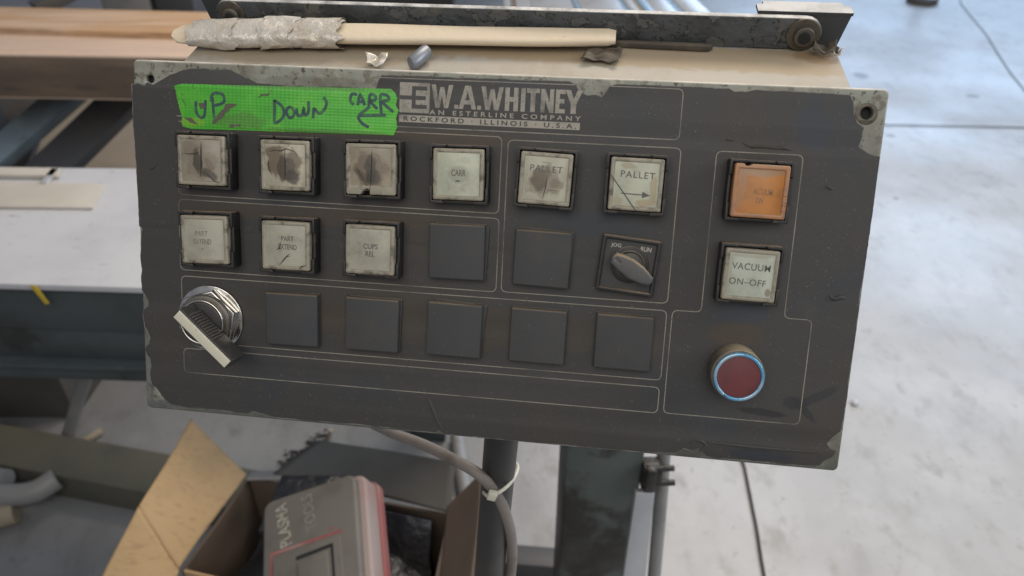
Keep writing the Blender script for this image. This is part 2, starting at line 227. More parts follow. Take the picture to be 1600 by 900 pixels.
def floor_falloff(m):        # colour darkened towards the left for fading light, and patchy polish
    nt = m.node_tree; N = nt.nodes; L = nt.links; b = N['Principled BSDF']; tc = N.new('ShaderNodeTexCoord')
    sp = N.new('ShaderNodeSeparateXYZ'); L.new(tc.outputs['Object'], sp.inputs[0])
    nz = N.new('ShaderNodeTexNoise'); nz.inputs['Scale'].default_value = 2.2; nz.inputs['Detail'].default_value = 6; L.new(tc.outputs['Object'], nz.inputs['Vector'])
    ad = N.new('ShaderNodeMath'); ad.operation = 'MULTIPLY_ADD'; ad.inputs[1].default_value = .5; L.new(nz.outputs[0], ad.inputs[0]); L.new(sp.outputs[0], ad.inputs[2])
    mr = N.new('ShaderNodeMapRange'); mr.interpolation_type = 'SMOOTHSTEP'; mr.inputs[1].default_value = .72; mr.inputs[2].default_value = -.10; mr.inputs[4].default_value = .70
    L.new(ad.outputs[0], mr.inputs[0])
    old = b.inputs['Base Color'].links[0].from_socket
    mx_ = N.new('ShaderNodeMix'); mx_.data_type = 'RGBA'; mx_.blend_type = 'MULTIPLY'; mx_.inputs[7].default_value = (.24, .26, .28, 1)
    L.new(mr.outputs[0], mx_.inputs[0]); L.new(old, mx_.inputs[6]); L.new(mx_.outputs[2], b.inputs['Base Color'])
    n2 = N.new('ShaderNodeTexNoise'); n2.inputs['Scale'].default_value = 1.6; n2.inputs['Detail'].default_value = 6; L.new(tc.outputs['Object'], n2.inputs['Vector'])
    m2 = N.new('ShaderNodeMapRange'); m2.inputs[1].default_value = .35; m2.inputs[2].default_value = .65; m2.inputs[3].default_value = .33; m2.inputs[4].default_value = .58
    L.new(n2.outputs[0], m2.inputs[0]); L.new(m2.outputs[0], b.inputs['Roughness'])
floor_falloff(M['floor'])
M['joint'] = mat('floor_joint', (0.035, 0.03, 0.026), .9)
M['smear'] = mat('oily_smear', (0.036, 0.036, 0.037), .4, layers=[(90, (0.055, 0.053, 0.05), .45, .6, 4)])
M['smudge'] = mat('grey_smudge', (0.285, 0.295, 0.235), .4, layers=[(120, (0.34, 0.35, 0.28), .5, .7, 4)])
M['grimelight'] = mat('brown_grime', (0.27, 0.235, 0.165), .45, layers=[(150, (0.34, 0.34, 0.27), .5, .65, 4)], rnd=True)
M['pin'] = mat('grey_pin', (0.20, 0.215, 0.24), .4, .3, layers=[(300, (0.16, 0.17, 0.19), .5, .7, 4)])
M['tan'] = mat('tan_rag', (0.30, 0.25, 0.18), .8)

# ------------------------------------------------------------------ mesh helpers
def link(name, me, m, parent=None):
    o = bpy.data.objects.new(name, me); COL.objects.link(o)
    if m is not None:
        me.materials.clear(); me.materials.append(M[m] if isinstance(m, str) else m)
    if parent is not None: o.parent = parent
    return o
def tag(o, label=None, cat=None, group=None, kind=None):
    if label: o['label'] = label
    if cat: o['category'] = cat
    if group: o['group'] = group
    if kind: o['kind'] = kind
    return o
def empty(name, loc=(0, 0, 0)):
    o = bpy.data.objects.new(name, None); COL.objects.link(o); o.location = loc; o.empty_display_size = .02; return o
def finish(bm, name, m, parent=None, smooth=None):
    bmesh.ops.recalc_face_normals(bm, faces=bm.faces)
    me = bpy.data.meshes.new(name); bm.to_mesh(me); bm.free()
    if smooth is not None:
        me.shade_smooth(); me.set_sharp_from_angle(angle=R(smooth))
    return link(name, me, m, parent)
def area2(p): return sum(a[0] * b[1] - b[0] * a[1] for a, b in zip(p, p[1:] + p[:1]))
def prism_mesh(loops, z0, z1, bev=0.0, res=1, name='prism'):
    """flat outlines in mm (first outer, rest holes) raised from z0 to z1 (mm), edges rounded by bev"""
    cu = bpy.data.curves.new(name, 'CURVE'); cu.dimensions = '2D'; cu.fill_mode = 'BOTH'
    for i, lp in enumerate(loops):
        lp = list(lp)
        if (area2(lp) > 0) != (i == 0): lp.reverse()
        sp = cu.splines.new('POLY'); sp.points.add(len(lp) - 1); sp.use_cyclic_u = True
        for p, q in zip(sp.points, lp): p.co = (q[0] * .001, q[1] * .001, 0, 1)
    h = (z1 - z0) * .0005
    cu.extrude = max(h - bev * .001, 0); cu.bevel_depth = bev * .001; cu.bevel_resolution = res; cu.offset = -bev * .001
    o = bpy.data.objects.new(name, cu); COL.objects.link(o)
    dg = bpy.context.evaluated_depsgraph_get(); dg.update()
    me = bpy.data.meshes.new_from_object(o.evaluated_get(dg))
    bpy.data.objects.remove(o); bpy.data.curves.remove(cu)
    me.transform(Matrix.Translation((0, 0, (z0 + z1) * .0005)))
    bm = bmesh.new(); bm.from_mesh(me); bmesh.ops.remove_doubles(bm, verts=bm.verts, dist=1e-6); bm.to_mesh(me); bm.free()
    me.shade_smooth(); me.set_sharp_from_angle(angle=R(32))
    return me
def prism(name, loops, z0, z1, m, parent=None, bev=0.0, res=1):
    return link(name, prism_mesh(loops, z0, z1, bev, res, name), m, parent)
def rect(w_, h_, cx=0, cy=0, r=0, n=4):
    a, b = w_ / 2, h_ / 2
    if r <= 0: return [(cx - a, cy - b), (cx + a, cy - b), (cx + a, cy + b), (cx - a, cy + b)]
    out = []
    for sx, sy, a0 in ((1, -1, -90), (1, 1, 0), (-1, 1, 90), (-1, -1, 180)):
        for k in range(n + 1):
            t = R(a0 + 90 * k / n); out.append((cx + sx * (a - r) + r * math.cos(t), cy + sy * (b - r) + r * math.sin(t)))
    return out
def circ(r, cx=0, cy=0, n=32, a0=0): return [(cx + r * math.cos(a0 + 2 * math.pi * k / n), cy + r * math.sin(a0 + 2 * math.pi * k / n)) for k in range(n)]
def box_bm(bm, c, s, rot=None):
    mt = Matrix.Translation(c) @ (rot.to_4x4() if rot else Matrix()) @ Matrix.Diagonal((*s, 1))
    return bmesh.ops.create_cube(bm, size=1, matrix=mt)['verts']
def box(name, c, s, m, parent=None, bev=.002, rot=None, seg=2):
    bm = bmesh.new(); box_bm(bm, c, s, rot)
    if bev: bmesh.ops.bevel(bm, geom=bm.edges[:], offset=bev, segments=seg, affect='EDGES', profile=.5)
    return finish(bm, name, m, parent, 40)
def slab(name, quad, thick, m, parent=None, bev=.002, down=None, jig=0):
    """a solid plate: four corner points and a thickness along `down` (default: away from the face normal)"""
    q = [Vector(p) for p in quad]
    n = (q[1] - q[0]).cross(q[3] - q[0]).normalized()
    dv = Vector(down) if down else -n * thick
    bm = bmesh.new()
    a = [bm.verts.new(p) for p in q]; b = [bm.verts.new(p + dv) for p in q]
    bm.faces.new(a); bm.faces.new(b[::-1])
    for i in range(4): bm.faces.new((a[i], b[i], b[(i + 1) % 4], a[(i + 1) % 4]))
    if bev: bmesh.ops.bevel(bm, geom=bm.edges[:], offset=bev, segments=2, affect='EDGES', profile=.5)
    return finish(bm, name, m, parent, 40)
def smooth_path(pts, n=8):
    P = [Vector(p) for p in pts]; out = []
    for i in range(len(P) - 1):
        p0, p1, p2, p3 = P[max(i - 1, 0)], P[i], P[i + 1], P[min(i + 2, len(P) - 1)]
        for k in range(n):
            t = k / n
            out.append(.5 * ((2 * p1) + (p2 - p0) * t + (2 * p0 - 5 * p1 + 4 * p2 - p3) * t * t + (3 * p1 - p0 - 3 * p2 + p3) * t ** 3))
    out.append(P[-1]); return out
def tube(name, pts, r, m, parent=None, n=14, curve=0):
    if curve: pts = smooth_path(pts, curve)
    pts = [Vector(p) for p in pts]; bm = bmesh.new(); rings = []
    t = (pts[1] - pts[0]).normalized(); up = Vector((0, 0, 1)) if abs(t.z) < .9 else Vector((1, 0, 0))
    u = t.cross(up).normalized()
    for i, p in enumerate(pts):
        t = (pts[min(i + 1, len(pts) - 1)] - pts[max(i - 1, 0)]).normalized()
        u = (u - t * u.dot(t)).normalized(); v = t.cross(u)
        rr = r(i / (len(pts) - 1)) if callable(r) else r
        rings.append([bm.verts.new(p + (u * math.cos(2 * math.pi * k / n) + v * math.sin(2 * math.pi * k / n)) * rr) for k in range(n)])
    for a, b in zip(rings, rings[1:]):
        for k in range(n): bm.faces.new((a[k], a[(k + 1) % n], b[(k + 1) % n], b[k]))
    bm.faces.new(rings[0][::-1]); bm.faces.new(rings[-1])
    return finish(bm, name, m, parent, 45)
def ribbon_bm(bm, pts, width, z, closed=False, taper=False):
    P = [Vector((p[0], p[1])) for p in pts]; n = len(P); vs = []
    for i, p in enumerate(P):
        a = P[(i - 1) % n] if (closed or i > 0) else p; b = P[(i + 1) % n] if (closed or i < n - 1) else p
        d1 = (p - a).normalized() if (p - a).length > 1e-9 else None; d2 = (b - p).normalized() if (b - p).length > 1e-9 else None
        d1 = d1 or d2; d2 = d2 or d1
        t = (d1 + d2); t = t.normalized() if t.length > 1e-6 else d1
        nn = Vector((-t.y, t.x)); k = max(.55, nn.dot(Vector((-d1.y, d1.x))))
        ww = width / 2 / k
        if taper: ww *= max(.12, 1 - i / (n - 1)) if taper == 1 else max(.15, math.sin(math.pi * (i + .2) / (n - .6)))
        vs.append((bm.verts.new(((p.x + nn.x * ww) * .001, (p.y + nn.y * ww) * .001, z * .001)), bm.verts.new(((p.x - nn.x * ww) * .001, (p.y - nn.y * ww) * .001, z * .001))))
    for i in range(n if closed else n - 1):
        a, b = vs[i], vs[(i + 1) % n]; bm.faces.new((a[0], a[1], b[1], b[0]))
def up_normals(o):
    me = o.data; bm = bmesh.new(); bm.from_mesh(me)
    for f in bm.faces:
        f.normal_update()
        if f.normal.z < 0: f.normal_flip()
    bm.to_mesh(me); bm.free(); return o
def ribbon(name, pts, width, z, m, parent, closed=False, taper=False):
    bm = bmesh.new(); ribbon_bm(bm, pts, width, z, closed, taper)
    return up_normals(finish(bm, name, m, parent))
def round_path(pts, r=3.2, n=5, closed=True):
    out = []; N_ = len(pts)
    for i in range(N_):
        p = Vector(pts[i])
        if not closed and i in (0, N_ - 1): out.append(tuple(p)); continue
        a = (Vector(pts[i - 1]) - p).normalized(); b = (Vector(pts[(i + 1) % N_]) - p).normalized()
        p1, p2 = p + a * r, p + b * r
        for k in range(n + 1):
            t = k / n; q = p1 * (1 - t) ** 2 + p * 2 * t * (1 - t) + p2 * t * t; out.append((q.x, q.y))
    return out
def text_mesh(txt, height, z, width=None, bold=0.0, space=1.0, cx=0, cy=0, ang=0):
    cu = bpy.data.curves.new('lettering', 'FONT'); cu.body = txt; cu.align_x = 'CENTER'; cu.align_y = 'CENTER'
    cu.size = 1; cu.offset = bold; cu.space_character = space; cu.resolution_u = 4
    o = bpy.data.objects.new('lettering', cu); COL.objects.link(o)
    dg = bpy.context.evaluated_depsgraph_get(); dg.update()
    me = bpy.data.meshes.new_from_object(o.evaluated_get(dg)); bpy.data.objects.remove(o); bpy.data.curves.remove(cu)
    xs = [v.co.x for v in me.vertices]; ys = [v.co.y for v in me.vertices]
    mx, my = (min(xs) + max(xs)) / 2, (min(ys) + max(ys)) / 2
    sy = height / (max(ys) - min(ys)); sx = width / (max(xs) - min(xs)) if width else sy
    me.transform(Matrix.Translation((cx * .001, cy * .001, z * .001)) @ Matrix.Rotation(R(ang), 4, 'Z') @ Matrix.Diagonal((sx * .001, sy * .001, 1, 1)) @ Matrix.Translation((-mx, -my, 0)))
    return me
def blob(cx, cy, rx, ry, n=26, jit=.18, seed=0):
    rg = random.Random(seed); off = rg.random() * 50
    return [(cx + rx * math.cos(t) * (1 + jit * 2 * noise.noise((math.cos(t) * 1.6 + off, math.sin(t) * 1.6, off))), cy + ry * math.sin(t) * (1 + jit * 2 * noise.noise((math.cos(t) * 1.6 + off, math.sin(t) * 1.6, off + 9)))) for t in [2 * math.pi * k / n for k in range(n)]]
def patch(name, poly, z, m, parent):
    me = prism_mesh([poly], z - .02, z, 0, name=name); return link(name, me, m, parent)
def crumple(name, fn, nu, nv, m, parent=None, amp=.004, sc=30, seed=0, wrap=False):
    """a crumpled skin: fn(u, v) gives a point, noise pushes it about"""
    bm = bmesh.new(); g = []
    for i in range(nu + 1):
        row = []
        for j in range(nv if wrap else nv + 1):
            p = Vector(fn(i / nu, j / nv)); q = p * sc + Vector((seed, seed * 2, 0))
            row.append(bm.verts.new(p + Vector((noise.noise(q), noise.noise(q + Vector((9, 3, 1))), noise.noise(q + Vector((2, 8, 5))))) * amp))
        g.append(row)
    for i in range(nu):
        for j in range(nv if wrap else nv):
            k = (j + 1) % nv if wrap else j + 1
            bm.faces.new((g[i][j], g[i + 1][j], g[i + 1][k], g[i][k]))
    if wrap:
        bm.faces.new(g[0]); bm.faces.new(g[-1][::-1])
    return finish(bm, name, m, parent, 28)

# ------------------------------------------------------------------ the setting: floor
bm = bmesh.new(); bmesh.ops.create_grid(bm, x_segments=40, y_segments=40, size=15, matrix=Matrix.Translation((0, 8, 0)))
tag(finish(bm, 'floor', 'floor'), kind='structure')
def floor_line(name, pts, wid, seed=0, z=.004):
    P = [at(x, y, z=z) for x, y in pts]; out = []
    rg = random.Random(seed)
    for a, b in zip(P, P[1:]):
        n_ = max(2, int((b - a).length / .03))
        for k in range(n_): q = a.lerp(b, k / n_); out.append((q.x * 1000 + rg.uniform(-1, 1) * wid * 90, q.y * 1000 + rg.uniform(-1, 1) * wid * 90))
    out.append((P[-1].x * 1000, P[-1].y * 1000))
    bm = bmesh.new(); ribbon_bm(bm, out, wid * 1000, z * 1000)
    return tag(up_normals(finish(bm, name, 'joint')), kind='structure')
floor_line('floor_joint', [(1300, 194), (1390, 195), (1500, 197), (1700, 201)], .011, 1)
floor_line('floor_joint', [(1150, 690), (1163, 730), (1180, 815), (1204, 960)], .0075, 2)
floor_line('floor_joint', [(1490, -30), (1503, 8), (1542, 55), (1560, 85), (1580, 115), (1650, 200)], .006, 3)

# ------------------------------------------------------------------ the control box (its own axes: x along the panel, y up the panel, z out of it; millimetres)
EX, EY, EN, ET = (0.991843, 0.06992513, -0.1065736), (0.04985829, -0.9823104, -0.18050048), (-0.11730988, 0.17371456, -0.97778405), (-0.23056921, 0.07551041, 0.47109207)
root = empty('control_box')
mx = Matrix([[*c] for c in zip(c2w(EX), c2w(EY), c2w(EN))]).to_4x4(); mx.translation = Vector((0, 0, CAM_H)) + c2w(ET)
root.matrix_world = mx
tag(root, 'worn dark grey machine control panel with illuminated push buttons on a black pole', 'control panel')
HB = Vector((0, .5592, -.8290)); VB = Vector((0, .8290, .5592)); TOP0 = Vector((0, 208.2, -3.3))
def shelf(x, s, u=0): return (Vector((x, 0, 0)) + TOP0 + HB * s + VB * u) * .001       # on top of the box: along, back, up
SHELF = mx @ Matrix.Translation(TOP0 * .001) @ Matrix(((1, 0, 0, 0), (0, HB.y, VB.y, 0), (0, HB.z, VB.z, 0), (0, 0, 0, 1)))

# faceplate with two screw holes
prism('faceplate', [rect(420, 212, 210, 106, 3, 4), circ(2.3, 10.2, 201.2, 20), circ(3.4, 409.9, 199.3, 24)], -4.2, 0, 'sage', root, 1.4, 3)
prism('hole_backing', [circ(5, 10.2, 201.2, 16)], -9, -4.25, 'hole', root)
prism('hole_backing', [circ(6, 409.9, 199.3, 16)], -9, -4.25, 'hole', root)
wsh = prism('hole_collar', [circ(5.6, 409.9, 199.0, 28), circ(3.3, 409.9, 199.3, 24)], -.3, .5, 'bolt', root, .25)
# enclosure body behind it
bm = bmesh.new(); prof = [(208.6, -4.3), (252, -69), (150, -112), (6, -60), (5, -4.3)]
va = [bm.verts.new((.0245, y * .001, z * .001)) for y, z in prof]; vb_ = [bm.verts.new((.404, y * .001, z * .001)) for y, z in prof]
bm.faces.new(va); bm.faces.new(vb_[::-1])
for i in range(5): bm.faces.new((va[i], vb_[i], vb_[(i + 1) % 5], va[(i + 1) % 5]))
bmesh.ops.bevel(bm, geom=bm.edges[:], offset=.0014, segments=2, affect='EDGES', profile=.5)
finish(bm, 'enclosure', 'bodypaint', root, 40)

# peeling overlay film
FILM = [(-0.9, 197.6), (3, 198.6), (7, 197.4), (9, 199), (12.5, 197.8), (17.3, 200.5), (24, 204), (31.7, 207.0), (36, 207.9), (58.8, 208.0), (66, 205), (75.6, 201.2), (93.9, 200.7), (120, 201.2), (145.5, 201.0), (146.6, 204.9), (148.7, 208.6), (186.2, 208.9), (253.5, 209.1), (257.2, 207.2), (259.5, 204), (263.7, 202.0), (268, 202.6), (271.4, 201.8), (273.5, 204.5), (275.5, 207.6), (279.5, 208.7), (300, 208.9), (338.0, 208.8), (341.2, 207.3), (347.2, 207.3), (352, 208.6), (375, 208.6), (400.4, 208.0), (402.2, 204.6), (403.1, 199), (405.4, 194), (409.2, 191.8), (408.9, 187), (408.2, 182), (411.8, 179.6), (415, 178), (419.2, 177.0), (419.3, 158.9), (419.2, 110.4), (418.6, 105), (419.2, 81.7), (418.6, 52.2), (419.3, 45), (418.6, 24.2), (414.5, 20), (412, 16.5), (414.5, 13), (417.5, 12.4), (415.6, 8.6), (412, 6.4), (409, 3.0), (400, 1.8), (380.9, 2.0), (352, 1.6), (345.9, 2.8), (342.0, 6.8), (338, 4.6), (333, 5.6), (329.1, 2.9), (308.1, 1.2), (240.1, 1.0), (191, 1.2), (188, 3.4), (186, 1.2), (137.8, 2.1), (104, 1.4), (84.7, 1.6), (70, 4.3), (67, 2.6), (38.9, 3.3), (25, 3.0), (16.2, 4.0), (11.4, 8.6), (8, 13.5), (4.9, 16), (4.2, 19), (3.9, 24.2), (4.9, 28), (4.2, 32.6), (1.6, 35.5), (.9, 39), (3.6, 42), (4.4, 46), (2.8, 50.5), (1.2, 53), (.4, 60), (1.2, 64), (3.8, 66), (4.2, 69.5), (2.6, 73), (0.5, 75.9), (0.3, 84), (1.2, 88), (0.4, 96.7), (1.6, 112), (2.4, 113.5), (.5, 115), (0.3, 139.1), (0.0, 150), (-0.2, 158.0), (-.8, 169.1), (-.8, 184)]
rg = random.Random(3); fl = []
for a, b in zip(FILM, FILM[1:] + FILM[:1]):
    d_ = math.hypot(b[0] - a[0], b[1] - a[1]); k = max(1, int(d_ / 2.2))
    for i in range(k):
        t = i / k; j = .16 if i else .08
        fl.append((max(-1.0, min(419.5, a[0] + (b[0] - a[0]) * t + rg.uniform(-j, j))), max(.6, a[1] + (b[1] - a[1]) * t + rg.uniform(-j, j))))
prism('overlay_film', [fl], .02, .5, 'film', root, .12, 1)
ZF = .5                                    # top of the film
ribbon('film_edge', fl, .42, ZF + .02, 'cutedge', root, True)
# creases and blisters in the film
def crease(pts, wd, hgt=.5, m='film', nm='film_crease'):
    P3 = smooth_path([(x * .001, y * .001, (ZF - hgt * .12) * .001) for x, y in pts], 4)
    o = tube(nm, P3, lambda t: .001 * wd * (.35 + .65 * math.sin(math.pi * min(1, max(.02, t)))) , m, root, 8); return o
crease([(181, 22.6), (183, 18), (186, 11), (189.6, 4)], 1.25, 1.6)
crease([(346, 10.9), (355, 10.7), (362.2, 10.6), (380.1, 10.4), (398, 10.5), (411, 10.8)], 1.1, 1.2)
crease([(336, 9), (339, 11.5), (343, 11), (345, 8.5), (342, 5)], 1.0, 1.2)
crease([(368, 8.6), (373, 9.6), (379, 8.4)], .8, 1.0)
crease([(348, 181.4), (352.8, 179.3), (358, 179.6), (366.8, 179.1), (373.5, 178.7)], .9, 1.0)
crease([(366, 180.2), (370, 179.4), (374, 178.6)], .9, 1.2)
crease([(339, 182.4), (343.7, 182.1)], .6)
crease([(393.8, 160.8), (396, 159.6), (398, 159)], .9, 1.0)
crease([(402.7, 101.6), (405.5, 99.8), (408.5, 100.8), (411.3, 100.4)], 1.4, 1.2)
crease([(14, 153.6), (9.7, 149.6), (2, 150.6)], .5)
crease([(3, 172), (9, 166), (14, 165)], .5)

# fine scratches in the film
rs = random.Random(12); bm = bmesh.new()
for i in range(95):
    x, y = rs.uniform(4, 414), rs.uniform(5, 200); a_ = rs.gauss(0, .7) + (math.pi / 2 if rs.random() < .3 else 0); ln_ = rs.choice((1.2, 2, 3, 5, 9)) * rs.uniform(.5, 1.2)
    ribbon_bm(bm, [(x + ln_ * k / 5 * math.cos(a_ + .06 * k), y + ln_ * k / 5 * math.sin(a_ + .06 * k)) for k in range(6)], rs.uniform(.10, .22), ZF + .012 + i * .00012, False, 2)
up_normals(finish(bm, 'scratches', 'scratch', root))['kind'] = 'stuff'
# printed borders
def border(pts, closed, r=3.2): ribbon('border_line', round_path(pts, r, 5, closed), .5, ZF + .05, 'line', root, closed)
border([(147.5, 207.3), (256.5, 207.6)], False)
border([(276, 207.7), (314.7, 207.7), (314.7, 181.0), (26.5, 181.0)], False)
border([(28, 178.0), (218, 178.0), (218, 135.4), (26.4, 135.4), (26.4, 150)], False)
border([(26.0, 110), (26.0, 132.6), (218.6, 132.6), (218.6, 90.2), (26, 90.2), (26, 100)], False)
border([(26.3, 72), (26.3, 86.4), (316.3, 86.4), (316.3, 45.6), (62, 45.6)], False)
border([(221.6, 176.6), (316.2, 176.6), (316.2, 90.6), (221.6, 90.6)], True)
border([(26.4, 41.2), (316, 41.2), (316, 25.8), (26.4, 25.8)], True)
border([(335.2, 176.1), (380.4, 176.1), (380.4, 87.0), (395.4, 87.0), (395.4, 26.2), (319.4, 26.2), (319.4, 87.0), (335.2, 87.0)], True)

# maker's lettering, printed flat
ZI = ZF + .05
LG = {
 'W': ([(0, 1), (.2, 1), (.31, .36), (.41, .9), (.59, .9), (.69, .36), (.8, 1), (1, 1), (.79, 0), (.6, 0), (.5, .52), (.4, 0), (.21, 0)],),
 'A': ([(.34, 1), (.66, 1), (1, 0), (.74, 0), (.68, .2), (.32, .2), (.26, 0), (0, 0)], [(.38, .38), (.62, .38), (.5, .78)]),
 'H': ([(0, 1), (.34, 1), (.34, .6), (.66, .6), (.66, 1), (1, 1), (1, 0), (.66, 0), (.66, .4), (.34, .4), (.34, 0), (0, 0)],),
 'I': ([(0, 0), (1, 0), (1, 1), (0, 1)],),
 'T': ([(0, 1), (1, 1), (1, .81), (.68, .81), (.68, 0), (.32, 0), (.32, .81), (0, .81)],),
 'N': ([(0, 0), (0, 1), (.31, 1), (.68, .45), (.68, 1), (1, 1), (1, 0), (.69, 0), (.32, .55), (.32, 0)],),
 'E': ([(0, 0), (0, 1), (1, 1), (1, .82), (.42, .82), (.42, .6), (.9, .6), (.9, .42), (.42, .42), (.42, .18), (1, .18), (1, 0)],),
 'Y': ([(0, 1), (.3, 1), (.5, .62), (.7, 1), (1, 1), (.66, .4), (.66, 0), (.34, 0), (.34, .4)],),
 '.': ([(0, 0), (1, 0), (1, .17), (0, .17)],)}
logo = empty('maker_lettering'); logo.parent = root
for ch, x0, x1 in [('W', 177.2, 189.5), ('.', 190.4, 192.6), ('A', 192.8, 202.8), ('.', 203.4, 205.5), ('W', 205.3, 217.8), ('H', 218.7, 226.0), ('I', 227.5, 229.9), ('T', 230.6, 237.7), ('N', 238.5, 245.6), ('E', 246.6, 251.9), ('Y', 251.8, 261.2)]:
    lp = [[(x0 + (x1 - x0) * u, 192.2 + 12.6 * v) for u, v in q] for q in LG[ch]]
    prism('letter', lp, ZF + .01, ZI, 'ink', logo)
prism('emblem', [rect(17.2, 16.4, 167.8, 197.1)], ZF + .01, ZI, 'ink', logo)
prism('emblem_letter', [[(166.2, 191.2), (174.8, 191.2), (174.8, 193.4), (168.4, 193.4), (168.4, 196.0), (174.2, 196.0), (174.2, 198.2), (168.4, 198.2), (168.4, 201.2), (174.8, 201.2), (174.8, 203.4), (166.2, 203.4), (166.2, 198.2), (159.3, 198.2), (159.3, 196.0), (166.2, 196.0)]], ZI, ZI + .03, 'inkdark', logo)
link('lettering', text_mesh('AN ESTERLINE COMPANY', 2.6, ZI, 84.5, .016, 1.6, 218.7, 189.7), 'inksmall', logo)
prism('lettering_bar', [rect(101.5, 3.9, 209.9, 185.6)], ZF + .01, ZI, 'inksmall', logo)
link('lettering', text_mesh('ROCKFORD \u00b7 ILLINOIS \u00b7 U.S.A.', 2.7, ZI + .04, 97, .028, 1.5, 210.2, 185.6), 'inkdark', logo)

# push buttons
BZ = prism_mesh([rect(33, 32.4, 0, 0, 1.2, 3), rect(29.8, 29.4, 0, 0, .8, 2)], 0, 8.2, .35, 1, 'push_button')
LUG = {}
def lug(sx, sy, lx, ly):
    a, b, t = 16.45, 16.15, 1.5
    p = [(a, b), (a - lx, b), (a - lx + .8, b - t), (a - t, b - t), (a - t, b - ly + .8), (a, b - ly)]
    return prism_mesh([[(x * sx, y * sy) for x, y in p]], 8.0, 10.2, .25, 1, 'corner_lug')
for sx in (-1, 1):
    for sy in (-1, 1): LUG[sx, sy] = lug(sx, sy, 9.5 if sy > 0 else 8.2, 8.5 if sy > 0 else 9.5)
RIM = prism_mesh([rect(28.2, 28.0, 0, 0, 1.0, 3), rect(23.6, 23.4, 0, 0, .6, 2)], 1.0, 12.0, .7, 2, 'lens_rim')
PANE = prism_mesh([rect(23.7, 23.5, 0, 0, .5, 2)], 2, 11.65, .1, 1, 'lens')
def legend(txt, h_, wd, cx, cy, par, m='legend', ang=0, bold=.012, sp=1.0, z=11.72): return link('legend', text_mesh(txt, h_, z, wd, bold, sp, cx, cy, ang), m, par)
def arrow(par, cx, cy, ln, hd, th, m='legend', nm='arrow_mark', z=11.72, ang=0):
    c, s = math.cos(R(ang)), math.sin(R(ang))
    p = [(-ln / 2, th / 2), (ln / 2 - hd, th / 2), (ln / 2 - hd, hd * .42), (ln / 2, 0), (ln / 2 - hd, -hd * .42), (ln / 2 - hd, -th / 2), (-ln / 2, -th / 2)]
    patch(nm, [(cx + x * c - y * s, cy + x * s + y * c) for x, y in p], z, m, par)
def button(cx, cy, lens='lens', rim='lensrim', ang=0, tilt=(0, 0), rimmesh=None, label=None, press=0):
    b = link('push_button', BZ, 'bezel', root); b.location = (cx * .001, cy * .001, ZF * .001); b.rotation_euler = (0, 0, R(ang))
    if label: b['label'] = label
    for k, me in LUG.items(): link('corner_lug', me, 'bezel', b)
    for nm, me, m in (('lens_rim', rimmesh or RIM, rim), ('lens', PANE, lens)):
        o = link(nm, me.copy() if len(me.materials) and me.materials[0] != M[m] else me, m, b); o.location.z = -press * .001; o.rotation_euler = (R(tilt[0]), R(tilt[1]), 0)
    return b
def crack(b, pts, wd=.4, z=12.06, tp=2): ribbon('crack', pts, wd, z, 'crack', b, False, tp)
b = button(47.2, 156.4, 'lens_a', 'lensrim', .6, label='push button with smoked lens and a dark burnt crack')
crack(b, [(.4, 10), (.3, 6), (.2, 2), (0, -3), (-.6, -9.4)], .75); crack(b, [(-11.6, 3.6), (-7, 3.5), (-3, 3.9), (.2, 5.4)], .4); crack(b, [(1, -6), (4.6, -8.4), (7.6, -11.2), (11, -12)], .45)
b = button(97.0, 156.2, 'lens_b', 'lensrim', .8, label='push button with a round brown burn and vertical crack in its lens')
crack(b, [(.3, 9), (.1, 4), (.2, -2), (-.2, -9.4)], .55); crack(b, [(-9, 4.4), (-9.8, 0), (-9, -3), (-7.4, -6)], .5); crack(b, [(-8.8, 7.4), (-6, 8.4), (-2, 8), (1, 9.4), (5.6, 8), (8.8, 4.6)], .5)
nt_rim = prism_mesh([[(-14.1, -13.2), (-13.4, -14), (-6, -14), (-4.4, -11.8), (-2.4, -10.6), (-.7, -11.2), (-.5, -14), (13.4, -14), (14.1, -13.2), (14.1, 13.2), (13.4, 14), (-13.4, 14), (-14.1, 13.2)], rect(23.6, 20.6, 0, 1.4, .6, 2)], 1, 12, .5, 2, 'lens_rim')
b = button(146.8, 156.6, 'lens_c', 'lensrim', 1.2, rimmesh=nt_rim, label='push button with a dark burnt lens chipped at its lower edge')
patch('chip_hole', [(-5.9, -11.6), (-4.4, -10), (-2.6, -8.4), (-.8, -9), (-.6, -11.6)], 11.74, 'hole', b)
crack(b, [(.8, 11), (.6, 5), (.2, -2), (-.5, -12.6)], .5); crack(b, [(-8, 1), (-6, -3), (-3, -7)], .35)
b = button(196.2, 156.4, 'lens_d', 'lensrim', 1.0, label='push button lettered CARR with a small arrow')
legend('CARR', 3.6, 8.0, .2, .9, b); arrow(b, 0, -3.5, 2.9, 1.3, .8)
b = button(244.2, 156.6, 'lens_e', 'lensrim', -1.6, label='push button lettered PALLET with a brown burn and a crack')
legend('PALLET', 3.4, 17.6, .2, 5.4, b, 'legend', -1, .004, 1.15); crack(b, [(1, 1.4), (.6, -4), (-.6, -11)], .45); crack(b, [(-2.4, 9), (2.6, 8.6)], .35); crack(b, [(1.4, -5.8), (7, -5.8)], .35)
b = button(293.0, 156.2, 'lens_f', 'lensrim', -.4, label='push button lettered PALLET with an arrow pointing right')
legend('PALLET', 3.5, 18.2, .6, 5.2, b, 'legend', -1.5, .008, 1.15); arrow(b, .2, -5.2, 15.4, 4.2, .62, ang=-1.5)
crack(b, [(-13.8, 4.6), (-8, -2.6), (0, -12.6), (1, -13.8)], .45, tp=0)
b = button(48.0, 111.0, 'lens', 'lensrim', 1.6, label='push button lettered PART EXTEND with faded print')
